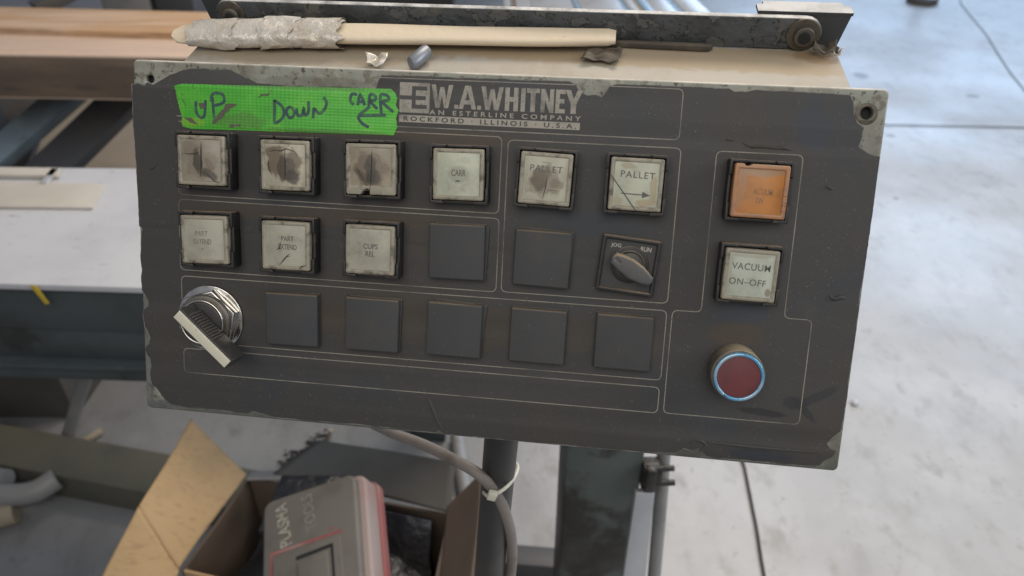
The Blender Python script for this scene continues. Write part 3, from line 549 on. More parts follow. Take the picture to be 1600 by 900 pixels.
legend('PART', 2.9, 7.6, -1.6, 3.6, b, 'legendfaint'); legend('EXTEND', 2.9, 10.8, -1.2, -1.1, b, 'legendfaint'); arrow(b, -1.2, -5.4, 1.8, 1.2, .5, 'legendfaint')
crack(b, [(-12.6, -5), (-13.4, -9), (-13, -13)], .35)
b = button(97.2, 110.6, 'lens', 'lensrim', .5, label='push button lettered PART EXTEND with dark scratches under the words')
legend('PART', 3.0, 7.4, 1.2, 4.2, b); legend('EXTEND', 3.0, 11.0, 1.2, -.6, b)
crack(b, [(-5.4, -2.4), (-3.4, -1.6), (-3, 2)], .6); crack(b, [(2.4, -4.4), (.4, -6.4), (-1, -8), (-3.6, -11.2)], .7); crack(b, [(.4, -6.4), (2.6, -5.8)], .4); crack(b, [(8, -13), (9.4, -11.4), (12.6, -10.6)], .6)
b = button(147.0, 111.4, 'lens', 'lensrim', .2, label='push button lettered CUPS REL')
legend('CUPS', 3.0, 8.4, .4, 2.1, b); legend('REL', 3.0, 5.4, .2, -2.2, b)
ORIM = prism_mesh([[(-14.1, -13.2), (-13.4, -14), (13.4, -14), (14.1, -13.2), (14.1, 13.2), (13.4, 14), (-5, 14), (-6.6, 12.9), (-8.6, 12.7), (-9.6, 14), (-13.4, 14), (-14.1, 13.2)], rect(23.6, 23.2, 0, -.1, .6, 2)], 1, 12.6, .6, 2, 'lens_rim')
b = button(357.6, 156.2, 'orange', 'orangerim', -.6, rimmesh=ORIM, label='push button with orange lens')
legend('ACUUM', 3.4, 10.0, 1.7, -.2, b, 'legendorange', -1, .012); legend('ON', 3.2, 3.8, .2, -4.8, b, 'legendorange')
for yy in (-1.5, -5, -6.4, -9.6): crack(b, [(11.9, yy), (14, yy - .5)], .4, 12.75)
b = button(357.4, 111.3, 'lens_v', 'lensrim', -1.0, label='push button lettered VACUUM ON-OFF')
legend('VACUUM', 3.7, 20.2, -.1, 4.6, b, 'legend', -1, .006, 1.1); legend('ON\u2013OFF', 3.5, 19.4, -1.1, -3.7, b, 'legend', -1, .006, 1.1)

# blank plates
BL = prism_mesh([rect(32.0, 31.6, 0, 0, 1.0, 2)], 0, 5.0, .9, 2, 'blank_plate'); BL2 = prism_mesh([rect(32, 31.6, 0, 0, .4, 2)], 0, 1.4, .3, 1, 'backing_plate')
SHADE = prism_mesh([rect(33.0, 32.6, 0, 0, .5, 2)], 0, .9, .2, 1, 'shadow_rim')  # dark rim added under each blank plate to draw its edge shadow
for cx, cy, an, back in [(195.7, 112.6, .6, (1.4, -.4, -2.2)), (244.6, 111.8, -1.2, (.5, .9, -1.5)), (97.6, 65.4, .6, None), (146.8, 66.2, -.3, (.8, .3, -.8)), (195.8, 66.9, -.8, (1.1, .6, -4.4)), (244.4, 66.8, -.6, None), (293.3, 67.0, -.3, None)]:
    p = link('blank_plate', BL, 'blank', root); p.location = (cx * .001, cy * .001, (ZF + (.9 if back else .1)) * .001); p.rotation_euler = (0, 0, R(an))
    g_ = link('shadow_rim', SHADE, 'black', p); g_.location = (0, 0, -.0009 if back else -.0001)
    if back:
        q = link('backing_plate', BL2, 'blank', p); q.location = (back[0] * .001, back[1] * .001, -.0009); q.rotation_euler = (0, 0, R(back[2]))

# jog / run selector
jg = prism('selector_switch', [rect(32.4, 31.6, 0, 0, 1.2, 3), rect(28.0, 27.4, 0, 0, .5, 2)], 0, 5.2, 'bezel', root, .6, 2)
jg.location = (.2925, .1112, ZF * .001); jg.rotation_euler = (0, 0, R(-4.8))
prism('dial_plate', [rect(28.2, 27.6)], .2, 3.0, 'blank', jg)
prism('dial_ring', [circ(10.4, .8, .6, 40)], 3.0, 4.3, 'bezel', jg, .4, 2)
prism('dial_ring', [circ(8.2, .8, .6, 36), circ(7.3, .8, .6, 36)], 4.2, 5.0, 'bolt', jg, .2)
prism('dial_hub', [circ(7.2, .8, .6, 32)], 4.2, 9, 'black', jg, .3)
link('legend', text_mesh('JOG', 2.6, 3.06, 5.6, .012, 1.0, -8.2, 10.0), 'inkbright', jg); link('legend', text_mesh('RUN', 2.6, 3.06, 5.8, .012, 1.0, 8.4, 10.2), 'inkbright', jg)
kn = [(282.1, 113.6), (283.2, 117.2), (285.6, 119.0), (289.3, 118.2), (295.1, 116.0), (300.9, 112.1), (306.1, 106.4), (305.8, 104), (304.2, 102.4), (300.1, 102.6), (291.9, 105.4), (286.0, 110.0)]
ca, sa = math.cos(R(4.8)), math.sin(R(4.8)); kn = [((x - 292.5) * ca - (y - 111.2) * sa, (x - 292.5) * sa + (y - 111.2) * ca) for x, y in kn]
prism('knob', [kn], 7, 14.4, 'knobgrey', jg, 1.5, 3)
ribbon('pointer_mark', [(-7.6, 5.2), (-4.2, 2.6)], .7, 14.47, 'black', jg); ribbon('pointer_mark', [(-8.6, 3.4), (-5.4, 1.2)], .45, 14.47, 'legendfaint', jg)

# lever selector at lower left
ks = prism('lever_switch', [circ(20.6, 0, 0, 56), circ(15, 0, 0, 40)], 0, 1.8, 'chrome', root, .6, 2); ks.location = (.0450, .0614, ZF * .001)
bm = bmesh.new(); nh = 6; hr = 18.9
prism('hex_nut', [circ(hr, 0, 0, 6, R(18)), circ(15, 0, 0, 40)], 1.7, 6.6, 'chrome', ks, .9, 2)
prism('retaining_ring', [circ(16.2, 0, 0, 48), circ(12.4, 0, 0, 40)], 5.5, 9.6, 'barrel', ks, 1.4, 2)
prism('chrome_ring', [circ(13.6, 0, 0, 48), circ(12.4, 0, 0, 40)], 8.8, 12.2, 'chrome', ks, .5, 2)
prism('hub', [circ(12.3, 0, 0, 40)], 4, 12.6, 'black', ks, .6, 2)
a0, a1 = Vector((-6.2, 8.6)), Vector((24.4, -19.4)); dv = (a1 - a0).normalized(); nv = Vector((-dv.y, dv.x))
def bar(w1, w2, e0, e1): return [tuple(a0 + dv * e0 - nv * w1), tuple(a1 + dv * e1 - nv * w1), tuple(a1 + dv * e1 + nv * w2), tuple(a0 + dv * e0 + nv * w2)]
prism('lever', [bar(3.4, 3.6, -.3, .3)], 12.0, 27.2, 'black', ks, .5, 2)
prism('lever_face', [bar(2.9, 2.5, .4, -.4)], 25.4, 28.2, 'insert', ks, .35, 2)
for k in range(11):
    c_ = a0 + dv * (6 + k * 1.9) + nv * 3.5
    prism('grip_rib', [[tuple(c_ + dv * x + nv * y) for x, y in ((-.55, -.7), (.55, -.7), (.55, 1.0), (-.55, 1.0))]], 14.5, 25.6, 'ribgrey', ks, .2, 1)

# red button
rb = prism('stop_button', [circ(14.5, 0, 0, 48)], 0, 14.8, 'redside', root, .6, 2); rb.location = (.3560, .0561, ZF * .001); rb['label'] = 'round dark red button with a blue ring'
prism('button_ring', [circ(13.5, 0, 0, 56), circ(11.7, 0, 0, 48)], 14.0, 18.2, 'bluering', rb, .6, 3)
prism('button_cap', [circ(11.75, 0, 0, 48)], 12, 17.4, 'red', rb, .4, 2)

# peeling arm and its brackets on top of the box
def shelf_prism(nm, poly, s0, s1, m, par, bev=.6, holes=()):       # outline in (x, up), thickness along the depth
    me = prism_mesh([poly, *holes], -s1, -s0, bev, 2, nm)
    me.transform(Matrix.Translation(TOP0 * .001) @ Matrix(((1, 0, 0, 0), (0, VB.y, -HB.y, 0), (0, VB.z, -HB.z, 0), (0, 0, 0, 1))))
    return link(nm, me, m, par)
arm = shelf_prism('hinge_arm', [(32, .3), (383, .3)] + [(383 + 9.8 * math.sin(t), 9.5 - 9.2 * math.cos(t)) for t in [math.pi * k / 10 for k in range(11)]] + [(383, 18.7), (40, 18.8)] + [(40 - 9.2 * math.sin(t), 9.6 + 9.2 * math.cos(t)) for t in [math.pi * k / 10 for k in range(1, 11)]], 50, 55, 'armpaint', root, .8)
for x, r in ((382.5, 9.5), (42, 8.2)):
    uc = 9.5 if x > 100 else 10.8
    shelf_prism('pivot_washer', circ(r, x, uc, 32), 48.6, 50.2, 'bolt', arm, .5)
    shelf_prism('pivot_nut', circ(r * .60, x, uc, 28), 45.2, 48.8, 'bolt', arm, .8)
    shelf_prism('pivot_pin', circ(r * .36, x, uc, 20), 44.4, 45.4, 'hole', arm, .2)
tb = shelf_prism('arm_bracket', [(356, .2), (404.5, .2), (408, 18.4), (407.5, 19), (357, 18.8)], 56, 59, 'armdark', root, .5)
fb = bmesh.new(); box_bm(fb, Vector((382.3, 62.5, 19.2)), (52.4, 13.6, 1.8)); bmesh.ops.bevel(fb, geom=[e for e in fb.edges if abs(e.verts[0].co.z - e.verts[1].co.z) > 1 and e.verts[0].co.y > 60], offset=4, segments=4, affect='EDGES'); 
fo = finish(fb, 'bracket_flange', 'armdark', tb, 40); fo.data.transform(Matrix.Translation(TOP0 * .001) @ Matrix(((.001, 0, 0, 0), (0, HB.y * .001, VB.y * .001, 0), (0, HB.z * .001, VB.z * .001, 0), (0, 0, 0, 1))))
shelf_prism('arm_bracket', [(23.5, .2), (44, .2), (44, 30), (18, 30)], 56, 59, 'armdark', root, .6)

# pole that carries the box
wdown = Vector((0, 0, -1)); inv = mx.inverted().to_3x3()
PA, PB = at(783, 690, d=.535), at(764, 900, d=.620)
pdir = (PB - PA); pw = PA + pdir * ((PA.z - .012) / -pdir.z)
toL = lambda v: mx.inverted() @ v
tube('support_pole', [toL(PA - pdir * .22), toL(PA + pdir * .5), toL(pw)], .0123, 'poleblack', root, 28)
me = prism_mesh([rect(120, 120, 0, 0, 8)], 0, 12, 1.5, 1, 'base_plate'); bp = link('base_plate', me, 'poleblack', root)
bp.matrix_local = mx.inverted() @ Matrix.Translation((pw.x, pw.y, 0.0))

# ------------------------------------------------------------------ things lying on the box
def on_panel(name):
    o = empty(name); o.matrix_world = mx; return o
TAPE = [(25.6, 197.9), (30.1, 199.2), (87.2, 200.2), (122.1, 200.8), (154.0, 201.3), (156.6, 199.4), (157.9, 196.7), (157.2, 193), (158.7, 189.7), (157.5, 185.6), (158.3, 180.7), (156.2, 175.9), (113.5, 175.2), (69.2, 174.6), (35.7, 173.9), (30.1, 175.1), (29.5, 177.4), (30.1, 179.9), (28.4, 185.7), (26.9, 192.4), (26.3, 195.6)]
tp = []
for a, b_ in zip(TAPE, TAPE[1:] + TAPE[:1]):
    d_ = math.hypot(b_[0] - a[0], b_[1] - a[1]); k = max(1, int(d_ / .8)); j = .22 if abs(b_[0] - a[0]) < 4 else .06
    for i in range(k): tp.append((a[0] + (b_[0] - a[0]) * i / k + rg.uniform(-j, j), a[1] + (b_[1] - a[1]) * i / k + rg.uniform(-j, j)))
tl = link('tape_label', prism_mesh([tp], ZF + .06, ZF + .42, .05, 1, 'tape_label'), 'green'); tl.matrix_world = mx
tag(tl, 'strip of bright green cloth tape hand lettered UP, DOWN and CARR', 'tape')
ZT = ZF + .45
ST = {'U': [(38.8, 189.9), (38.6, 186), (39.1, 183.0), (41.3, 180.6), (43.8, 182.2), (44.6, 190.6)], 'P': [(48.1, 189.9), (48.4, 193.2), (50, 194.6), (52.0, 194.9), (54.4, 194.6), (55.8, 193.0), (56.0, 190.6), (54.6, 189.2), (52.3, 188.4), (49.9, 187.9)], 'P0': [(48.8, 192.4), (49.2, 186.6), (49.6, 180.8)],
 'D': [(86.2, 192.5), (86.2, 186), (86.2, 179.9), (88.8, 180.7), (91.2, 183), (91.9, 185.9), (90.6, 189.1), (88.2, 191), (85.6, 192.3)], 'o': [(95.1, 189.0), (93.6, 187.6), (93.3, 185.4), (95.0, 183.0), (97.0, 183.6), (97.9, 185.8), (96.8, 188.3), (94.8, 189.0)], 'w': [(99.4, 188.4), (99.5, 186), (100.4, 184.3), (102.6, 184.8), (103.5, 188.5), (104.2, 185.1), (105.8, 185.6), (106.5, 188.4), (106.4, 192.6)],
 'N': [(109.1, 183.2), (109.3, 186.4), (109.7, 188.6), (112.2, 186.3), (114, 186.6), (116.2, 189.2), (117.0, 191.6), (116.6, 193.4), (115.2, 195.2)], 'C': [(134.8, 197.4), (132.4, 197.7), (131.2, 196.6), (131.0, 193.6), (132.9, 191.7)], 'A': [(135.1, 191.5), (136.6, 197.3), (139.4, 191.7)], 'A1': [(135.5, 193.6), (138.5, 193.7)],
 'R': [(141.6, 191.4), (142.3, 197.5), (144.2, 197.7), (145.5, 196.6), (145.2, 195), (142.8, 193.9), (146.7, 190.0)], 'R2': [(149.0, 187.6), (148.3, 197.2), (151.0, 198.0), (152.8, 197), (152.9, 195.2), (149.7, 193.8), (155.9, 188.8)], 'ar': [(142.4, 191.3), (138.8, 188.4), (136.3, 186.3), (135.7, 184.8), (137, 182.6), (139.2, 180.9), (141.9, 179.8)], 'ar2': [(136.5, 185.9), (143.8, 186.4), (151.7, 187.0)]}
for i, (wd, keys) in enumerate((('UP', ('U', 'P', 'P0')), ('DOWN', ('D', 'o', 'w', 'N')), ('CARR', ('C', 'A', 'A1', 'R', 'R2', 'ar', 'ar2')))):
    bm = bmesh.new()
    for j, k in enumerate(keys):
        P3 = smooth_path([(x, y, 0) for x, y in ST[k]], 4) if len(ST[k]) > 2 else [Vector((x, y, 0)) for x, y in ST[k]]
        ribbon_bm(bm, [(p.x, p.y) for p in P3], 1.75, ZT + .012 * j)
    up_normals(finish(bm, 'handwriting', 'marker', tl))
for i, pl in enumerate([[(64.0, 189.3), (60, 189.4), (56.8, 189.0), (55.4, 186.0), (53.4, 184.6), (51.3, 181.7), (49.4, 180.2), (48.0, 177.3), (50.3, 177.6), (52.1, 179.6), (54.9, 181.0), (56.4, 183.6), (59.2, 185.2), (59, 186.2), (62.2, 188.0)], [(58.4, 175.7), (60.2, 177.9), (62, 177.4), (65.6, 178.2), (65.1, 176.5), (62.0, 177.0), (61.4, 175.9)], [(30.8, 180.4), (35.8, 180.2), (39.8, 176.4), (34.9, 177.6)], [(76.1, 193.1), (78.3, 195.3), (81, 195.5), (83.6, 196.3), (82.7, 194.5), (79.3, 194.6)], [(40.2, 188.7), (43.2, 189.1), (45.0, 186.5), (41.4, 185.4)], [(29.6, 191.6), (31, 190), (32.8, 186.2), (31.2, 188.6)]]):
    patch('scuff_mark', pl, ZT + .1 + .01 * i, 'scuff', tl)

def shelf_thing(name): o = empty(name); o.matrix_world = SHELF; return o
st = shelf_thing('wrapped_strip'); tag(st, 'cream padding strip half wrapped in torn silver tape lying on the control box', 'strip')
def strip_c(t):      # centre line of the strip: along, back, up
    return Vector((12 + 265 * t, 28.5 + 14 * t, 6.2 + .5 + 1.3 * math.sin(4.4 * t + .3) + (2.2 * t * t)))
bm = bmesh.new(); rings = []; NS = 60
for i in range(NS + 1):
    t = i / NS; c = strip_c(t); e = min(1, (t * 265 + .6) / 10); ew = math.sqrt(max(.04, 1 - (1 - e) ** 2)); r_ = []
    th = .42 + .58 * min(1, max(0, (t - .12) / .3)); wd = 8.6 - 1.9 * t + .25 * math.sin(17 * t)
    e2 = min(1, ((1 - t) * 265 + .5) / 5); ew *= .74 + .26 * math.sqrt(e2); th *= .6 + .4 * math.sqrt(e2)
    for k in range(20):
        a = 2 * math.pi * k / 20; cx_, sx_ = math.cos(a), math.sin(a)
        q = Matrix.Rotation(R(15 - 6 * t), 3, 'X') @ Vector((0, wd * ew * math.copysign(abs(cx_) ** .42, cx_), 2.3 * th * math.copysign(abs(sx_) ** .45, sx_)))
        r_.append(bm.verts.new((c + q) * .001))
    rings.append(r_)
for a, b_ in zip(rings, rings[1:]):
    for k in range(20): bm.faces.new((a[k], a[(k + 1) % 20], b_[(k + 1) % 20], b_[k]))
bm.faces.new(rings[0][::-1]); bm.faces.new(rings[-1])
finish(bm, 'padding_core', 'foam', st, 50)
def ridged(p, sc, sd):
    q = p * sc + Vector((sd, 2 * sd, -sd)); return 1 - 3.2 * abs(noise.noise(q))
def foil(t0, t1, gr, seed, nu, amp, torn):
    bm = bmesh.new(); g = []; nv = 44
    for i in range(nu + 1):
        row = []
        for j in range(nv):
            u, v = i / nu, j / nv
            t = t0 + (t1 - t0) * u
            if torn and abs(u - .5) > .46: t += torn * noise.noise(Vector((v * 9, seed, u * 3)))
            c = strip_c(t); a = 2 * math.pi * v; e = min(1, (t * 265) / 34)
            ca, sa = math.cos(a), math.sin(a)
            q = Matrix.Rotation(R(12), 3, 'X') @ Vector((0, (10.2 + gr) * (.80 + .2 * e) * math.copysign(abs(ca) ** .72, ca), (5.4 + gr) * (.42 + .58 * e) * math.copysign(abs(sa) ** .8, sa)))
            n_ = q.normalized(); p = c + q
            w = Vector((p.x * .42, p.y * 1.0 + p.x * .12, p.z))
            d_ = amp * (ridged(w, .075, seed) * 1.0 + ridged(w, .17, seed + 5) * .55 + noise.noise(w * .5) * .35)
            row.append(bm.verts.new((p + n_ * d_) * .001))
        g.append(row)
    for i in range(nu):
        for j in range(nv): bm.faces.new((g[i][j], g[i + 1][j], g[i + 1][(j + 1) % nv], g[i][(j + 1) % nv]))
    return finish(bm, 'foil_wrap', 'foil', st, 22)
foil(.05, .385, 0, 3, 110, .50, .02)
foil(.045, .155, .5, 11, 50, .85, .03)
foil(.215, .285, .5, 23, 40, .9, .03)
foil(.30, .392, .3, 31, 40, .55, .03)

def scrap(name, x, s, lx, ls, m, label, cat, amp=.003, seed=0, u=2.2, curl=3.0, group=None, th=0):
    def f(p, q): return Vector((x + lx * (p - .5), s + ls * (q - .5), u + curl * (2 * p - 1) ** 2 * (q + .2))) * .001
    o = crumple(name, f, 14, 10, m, None, amp, 180, seed); o.matrix_world = SHELF
    md = o.modifiers.new('thickness', 'SOLIDIFY'); md.thickness = .0006; tag(o, label, cat, group); return o
scrap('tape_scrap', 142, 13, 11, 9, 'foil', 'curled scrap of torn tape lying left of the metal pin on the box', 'tape scrap', seed=2)
scrap('tape_scrap', 270, 31, 20, 14, 'rubber', 'dark torn scrap under the right end of the cream strip', 'tape scrap', seed=5, u=2.0, curl=1.5)
scrap('tape_scrap', 395, 45, 15, 11, 'rubber', 'crumpled brown scrap in the back right corner of the box top', 'tape scrap', seed=9, u=2.6, curl=4)
scrap('paper_scrap', 402, 42, 5, 6, 'foil', 'tiny white torn flake at the back right corner of the box top', 'scrap', seed=12, u=2.6, curl=2)
o = tube('metal_pin', [Vector((163, 8, 4.2)) * .001, Vector((164, 9, 4.2)) * .001, Vector((169, 21, 5.2)) * .001, Vector((169.6, 22, 5.2)) * .001], lambda t: .0041 if .2 < t < .8 else .0036, 'pin' if 'pin' in M else 'bolt', None, 16); o.matrix_world = SHELF
tag(o, 'short grey metal pin lying on top of the control box behind the lettering', 'pin')
o = prism('rubber_strip', [[(274, 45), (300, 44), (331, 43.4), (333, 45.5), (331, 48), (275, 48.5)]], .2, 3.4, 'rubber', None, .5); o.matrix_world = SHELF
tag(o, 'thin dark rubber strip lying against the peeling arm right of the cream strip', 'strip')

# ------------------------------------------------------------------ the shop behind and below the panel
def floor_z(p, z=0.0): return Vector((p.x, p.y, z))
UP = Vector((0, 0, 1))

# sheet-metal machine table at left
mt = empty('machine_table', floor_z(at(-100, 438, z=.75))); tag(mt, 'dark green machine table with a scuffed white top at the left of the panel', 'machine table')
def under(par, o): o.parent = par; o.matrix_parent_inverse = Matrix.Translation(-par.location); return o
ZTB = .75
fl_, fr_ = at(-420, 431, z=ZTB), at(760, 465, z=ZTB); bl_, br_ = at(-420, 257, z=ZTB), at(760, 268, z=ZTB)
under(mt, slab('table_top', [fl_, fr_, br_, bl_], .012, 'white', None, .002))
d = (fr_ - fl_).normalized(); nf = Vector((d.y, -d.x, 0))         # nf points to the camera
def strip_face(nm, z0, z1, out, th, m):
    a = Vector((fl_.x, fl_.y, z1)) + nf * out; b = Vector((fr_.x, fr_.y, z1)) + nf * out
    return under(mt, slab(nm, [a, b, b - nf * th, a - nf * th], z1 - z0, m, None, .003))
strip_face('side_beam', .645, .737, -.012, .05, 'machgreen')
strip_face('side_beam', .575, .642, -.018, .05, 'machgreen')
strip_face('flange', .566, .576, .004, .08, 'machgreen')
strip_face('flange', .535, .563, -.006, .07, 'machgreen')
for px in (-380, 640):
    q = at(px, 438, z=.55); under(mt, box('table_leg', Vector((q.x, q.y + .1, .27)), (.09, .09, .54), 'machgreen', None, .004))
def lay(name, quad_px, z, th, m, label, cat, bev=.0006):
    o = slab(name, [at(x, y, z=z) for x, y in quad_px], th, m, None, bev); return tag(o, label, cat)
lay('cardboard_strip', [(-60, 322), (144, 324), (165, 287), (-60, 282)], ZTB + .006, .0055, 'beige', 'flat pale cardboard strip lying on the white machine table', 'cardboard strip')
fq = empty('clear_frame', at(0, 300, z=ZTB)); tag(fq, 'pale rectangular frame lying behind the cardboard strip on the white table', 'frame')
for nm, q in (('frame_side', [(-60, 272), (90, 274), (94, 262), (-60, 260)]), ('frame_end', [(62, 284.5), (72, 284.5), (92, 263), (80, 263)])):
    o = slab(nm, [at(x, y, z=ZTB + .010) for x, y in q], .009, 'alu' if nm == 'frame_end' else 'beige', None, .0006); under(fq, o)
ye = fl_ + d * ((at(52, 446, z=ZTB) - fl_).dot(d)); yf = ye + nf * .003
o = slab('yellow_tag', [yf + d * -.005, yf + d * .006 , yf + d * .017 - UP * .034 + nf * .002, yf + d * .009 - UP * .036 + nf * .002], .0012, 'yellow', None, .0003)
tag(o, 'small yellow tag hanging from the front edge of the white table', 'tag')

# two timbers behind the table
def timber(px4, z, th, label, m='wood'):
    o = slab('timber', [at(x, y, z=z) for x, y in px4], th, m, None, .006, down=(0, 0, -th)); o.data.materials.append(M['woodshade'])
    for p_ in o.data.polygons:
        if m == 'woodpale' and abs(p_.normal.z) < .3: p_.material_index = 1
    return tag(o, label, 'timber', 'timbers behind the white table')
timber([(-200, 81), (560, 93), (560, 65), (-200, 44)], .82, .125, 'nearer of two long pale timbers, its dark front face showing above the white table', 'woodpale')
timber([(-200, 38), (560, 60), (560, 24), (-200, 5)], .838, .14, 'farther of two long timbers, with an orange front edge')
for k, (px, w_) in enumerate(((-170, .12), (470, .12))):
    q = at(px, 83, z=.82); o = box('timber_stand', Vector((q.x - .1, q.y + .22, .346)), (w_, .34, .692), 'darksteel', None, .006)
    tag(o, 'dark steel stand under the %s end of the timbers' % ('left' if k == 0 else 'right'), 'stand')

# machine frame members between timbers and table
def bar3(name, a, b, w_, h_, m, label, cat, up=None):
    a, b = Vector(a), Vector(b); t = (b - a); L_ = t.length; t.normalize()
    u = Vector(up) if up else UP; s = t.cross(u).normalized(); u = s.cross(t).normalized()
    rot = Matrix((t, s, u)).transposed()
    return tag(box(name, (a + b) / 2, (L_, w_, h_), m, None, min(w_, h_) * .06, rot), label, cat)
bar3('steel_brace', at(150, 112, d=2.36), at(-70, 300, d=2.12), .075, .05, 'steelblue', 'slanting blue-grey steel brace seen under the timbers', 'brace', up=(0, -.8, .6))
bar3('dark_channel', at(238, 112, d=2.42), at(30, 315, d=2.18), .105, .05, 'darksteel', 'dark slanting steel channel right of the blue-grey brace', 'channel', up=(0, -.8, .6))
o = slab('brown_sheet', [at(-300, 345, d=2.35), at(10, 345, d=2.35), at(95, 120, d=2.6), at(-300, 120, d=2.6)], .02, 'brownsteel', None, .003); tag(o, 'grimy brown machine panel behind the blue-grey brace', 'panel')
o = slab('tan_board', [at(20, 345, z=.28), at(420, 345, z=.28), at(420, 150, z=.28), at(60, 150, z=.28)], .28, 'litfloor', None, .003, down=(0, 0, -.277)); tag(o, 'low tan platform standing in for lit floor beyond the dark slanting channel', 'platform')  # board added for a patch of lit floor, its tan standing for the light

# things far behind, cut by the top of the frame
q = at(600, 6, z=0.0); o = box('dark_machine', Vector((q.x - .05, q.y + .1, .2)), (1.15, .5, .4), 'darksteel', None, .02); tag(o, 'blurred dark machine base far behind the peeling arm', 'machine base')
a = at(55, 14, d=3.0); bar3('steel_brace', a, a + Vector((.25, .25, .1)), .10, .05, 'darksteel', 'dark blurred steel bar behind the left end of the timbers', 'brace')
a = at(215, 14, d=3.2); bar3('grey_column', Vector((a.x, a.y, 0.3)), a + Vector((0, 0, .5)), .2, .2, 'pipe', 'pale blurred column behind the timbers', 'column', up=(0, 1, 0))
a = at(290, 14, d=3.2); bar3('dark_column', Vector((a.x, a.y, 0.3)), a + Vector((0, 0, .5)), .16, .2, 'darksteel', 'dark blurred column behind the left bracket', 'column', up=(0, 1, 0))
rk = empty('profile_rack', floor_z(at(930, 24, z=.55))); tag(rk, 'stack of pale aluminium profiles lying lengthwise behind the peeling arm', 'profile stack')
xs = [786, 800, 806, 832, 902, 909, 978, 986, 1000, 1010, 1024, 1062, 1069, 1110]
ms = ['alu', 'alutan', 'alu', 'alu', 'alublue', 'alu', 'alublue', 'alu', 'alutan', 'alublue', 'alu', 'alublue', 'alu']
for x0, x1, m in zip(xs, xs[1:], ms):
    a = at(x0 + 1, 27, z=.55); b = at(x1 - 1, 27, z=.55); k = Vector((-.10 * (x0 - 700) / 300, 1.6, 0)); hh = random.uniform(.012, .03)
    under(rk, slab('profile', [a + UP * hh, b + UP * hh, b + k + UP * hh, a + k + UP * hh], .06 + hh, m, None, .003, down=(0, 0, -.06 - hh)))
q = at(930, 27, z=.49)
for dy in (.2, 1.3): under(rk, box('rack_rail', Vector((q.x, q.y + dy, .46)), (.74, .06, .06), 'darksteel', None, .004)); [under(rk, box('rack_leg', Vector((q.x + sx, q.y + dy, .215)), (.05, .05, .43), 'darksteel', None, .003)) for sx in (-.3, .3)]
cf = empty('caster_foot', at(1440, 4, z=0)); tag(cf, 'dark blurred machine foot on the bright floor at the top right', 'machine foot')
q = at(1440, 4, z=0)
o = tube('foot_pad', [q + Vector((0, 0, .004)), q + Vector((0, 0, .045))], .11, 'brownsteel', None, 20); under(cf, o)
o = tube('foot_post', [q + Vector((0, 0.02, .045)), q + Vector((0, 0.02, .7))], .035, 'darksteel', None, 16); under(cf, o)

# low rail, pipes and base on the floor at lower left
bar3('floor_rail', at(-140, 641, z=.08) + Vector((0, -.05, -.040)), at(560, 768, z=.08) + Vector((0, -.05, -.040)), .118, .08, 'railgreen', 'long olive green steel rail lying on the floor below the table', 'rail')
q = at(60, 662, z=0); o = box('low_cabinet', Vector((q.x - .155, q.y + .20, .16)), (.5, .36, .32), 'brownsteel', None, .008); tag(o, 'grimy brown-grey box under the machine table beside a pale pipe', 'box')
o = tube('upright_pipe', [at(101, 700, z=.0), at(120, 632, z=.12), at(152, 540, z=.3)], .0155, 'pipe', None, 18); tag(o, 'pale grey pipe standing between the brown-grey box and the olive rail', 'pipe')
o = tube('hose_elbow', [at(-90, 752, z=.10), at(-30, 770, z=.075), at(15, 774, z=.065), at(55, 768, z=.065), at(88, 748, z=.075)], .026, 'pipe', None, 18, 8); tag(o, 'curved pale grey hose end lying below the olive rail', 'hose')
o = tube('pipe_stub', [at(-40, 744, z=.085), at(10, 752, z=.08)], .028, 'pipe', None, 16); tag(o, 'short pale pipe stub behind the curved hose end', 'pipe')
q = at(2, 815, z=.03); o = tube('rag_roll', [q + Vector((-.06, .0, 0)), q + Vector((.018, .03, 0))], .03, 'tan', None, 16); tag(o, 'tan cloth roll on the floor at the left edge below the hose', 'cloth')
o = bar3('wood_chip', at(131, 690, z=.012), at(159, 673, z=.012), .016, .012, 'tan', 'small tan wood chip on the floor beside the pale pipe', 'wood chip')
o = tube('thin_stick', [at(510, 700, z=.0), at(517, 672, z=.06)], .006, 'tan', None, 10); tag(o, 'thin tan stick standing on the floor just under the panel', 'stick')
rg2 = random.Random(5)
def cable_clump():
    bm = bmesh.new()
    for i in range(150):
        t = rg2.random(); c = at(446 + 58 * t + rg2.gauss(0, 7), 730 - 46 * t + rg2.gauss(0, 6), z=0); r = rg2.uniform(.0015, .0065)
        bmesh.ops.create_icosphere(bm, subdivisions=1, radius=r, matrix=Matrix.Translation(c + Vector((0, 0, r * .5))) @ Matrix.Rotation(rg2.random() * 3, 4, (1, 1, 0)) @ Matrix.Diagonal((1.6, .8, .6, 1)))
    return finish(bm, 'oily_shavings', 'grease')
tag(cable_clump(), kind='stuff')

# open cardboard box with its flaps
ZB = .43
P1, P2, P3, P4 = at(283, 892, z=ZB), at(388, 745, z=ZB), at(705, 802, z=ZB), at(668, 985, z=ZB)
cb = empty('cardboard_box', Vector(((P1.x + P3.x) / 2, (P1.y + P3.y) / 2, 0))); tag(cb, 'open cardboard box with raised kraft flaps standing on the floor under the panel', 'cardboard box')
T_ = .005
def wall(nm, a, b, m, top=ZB): return under(cb, slab(nm, [Vector((a.x, a.y, top)), Vector((b.x, b.y, top)), Vector((b.x, b.y, .008)), Vector((a.x, a.y, .008))], T_, m, None, .001))
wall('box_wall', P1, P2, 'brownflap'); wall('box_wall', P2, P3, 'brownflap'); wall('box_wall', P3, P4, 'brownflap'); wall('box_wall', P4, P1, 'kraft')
under(cb, slab('box_bottom', [Vector((p.x, p.y, .008)) for p in (P1, P4, P3, P2)], .005, 'kraft', None, .001))
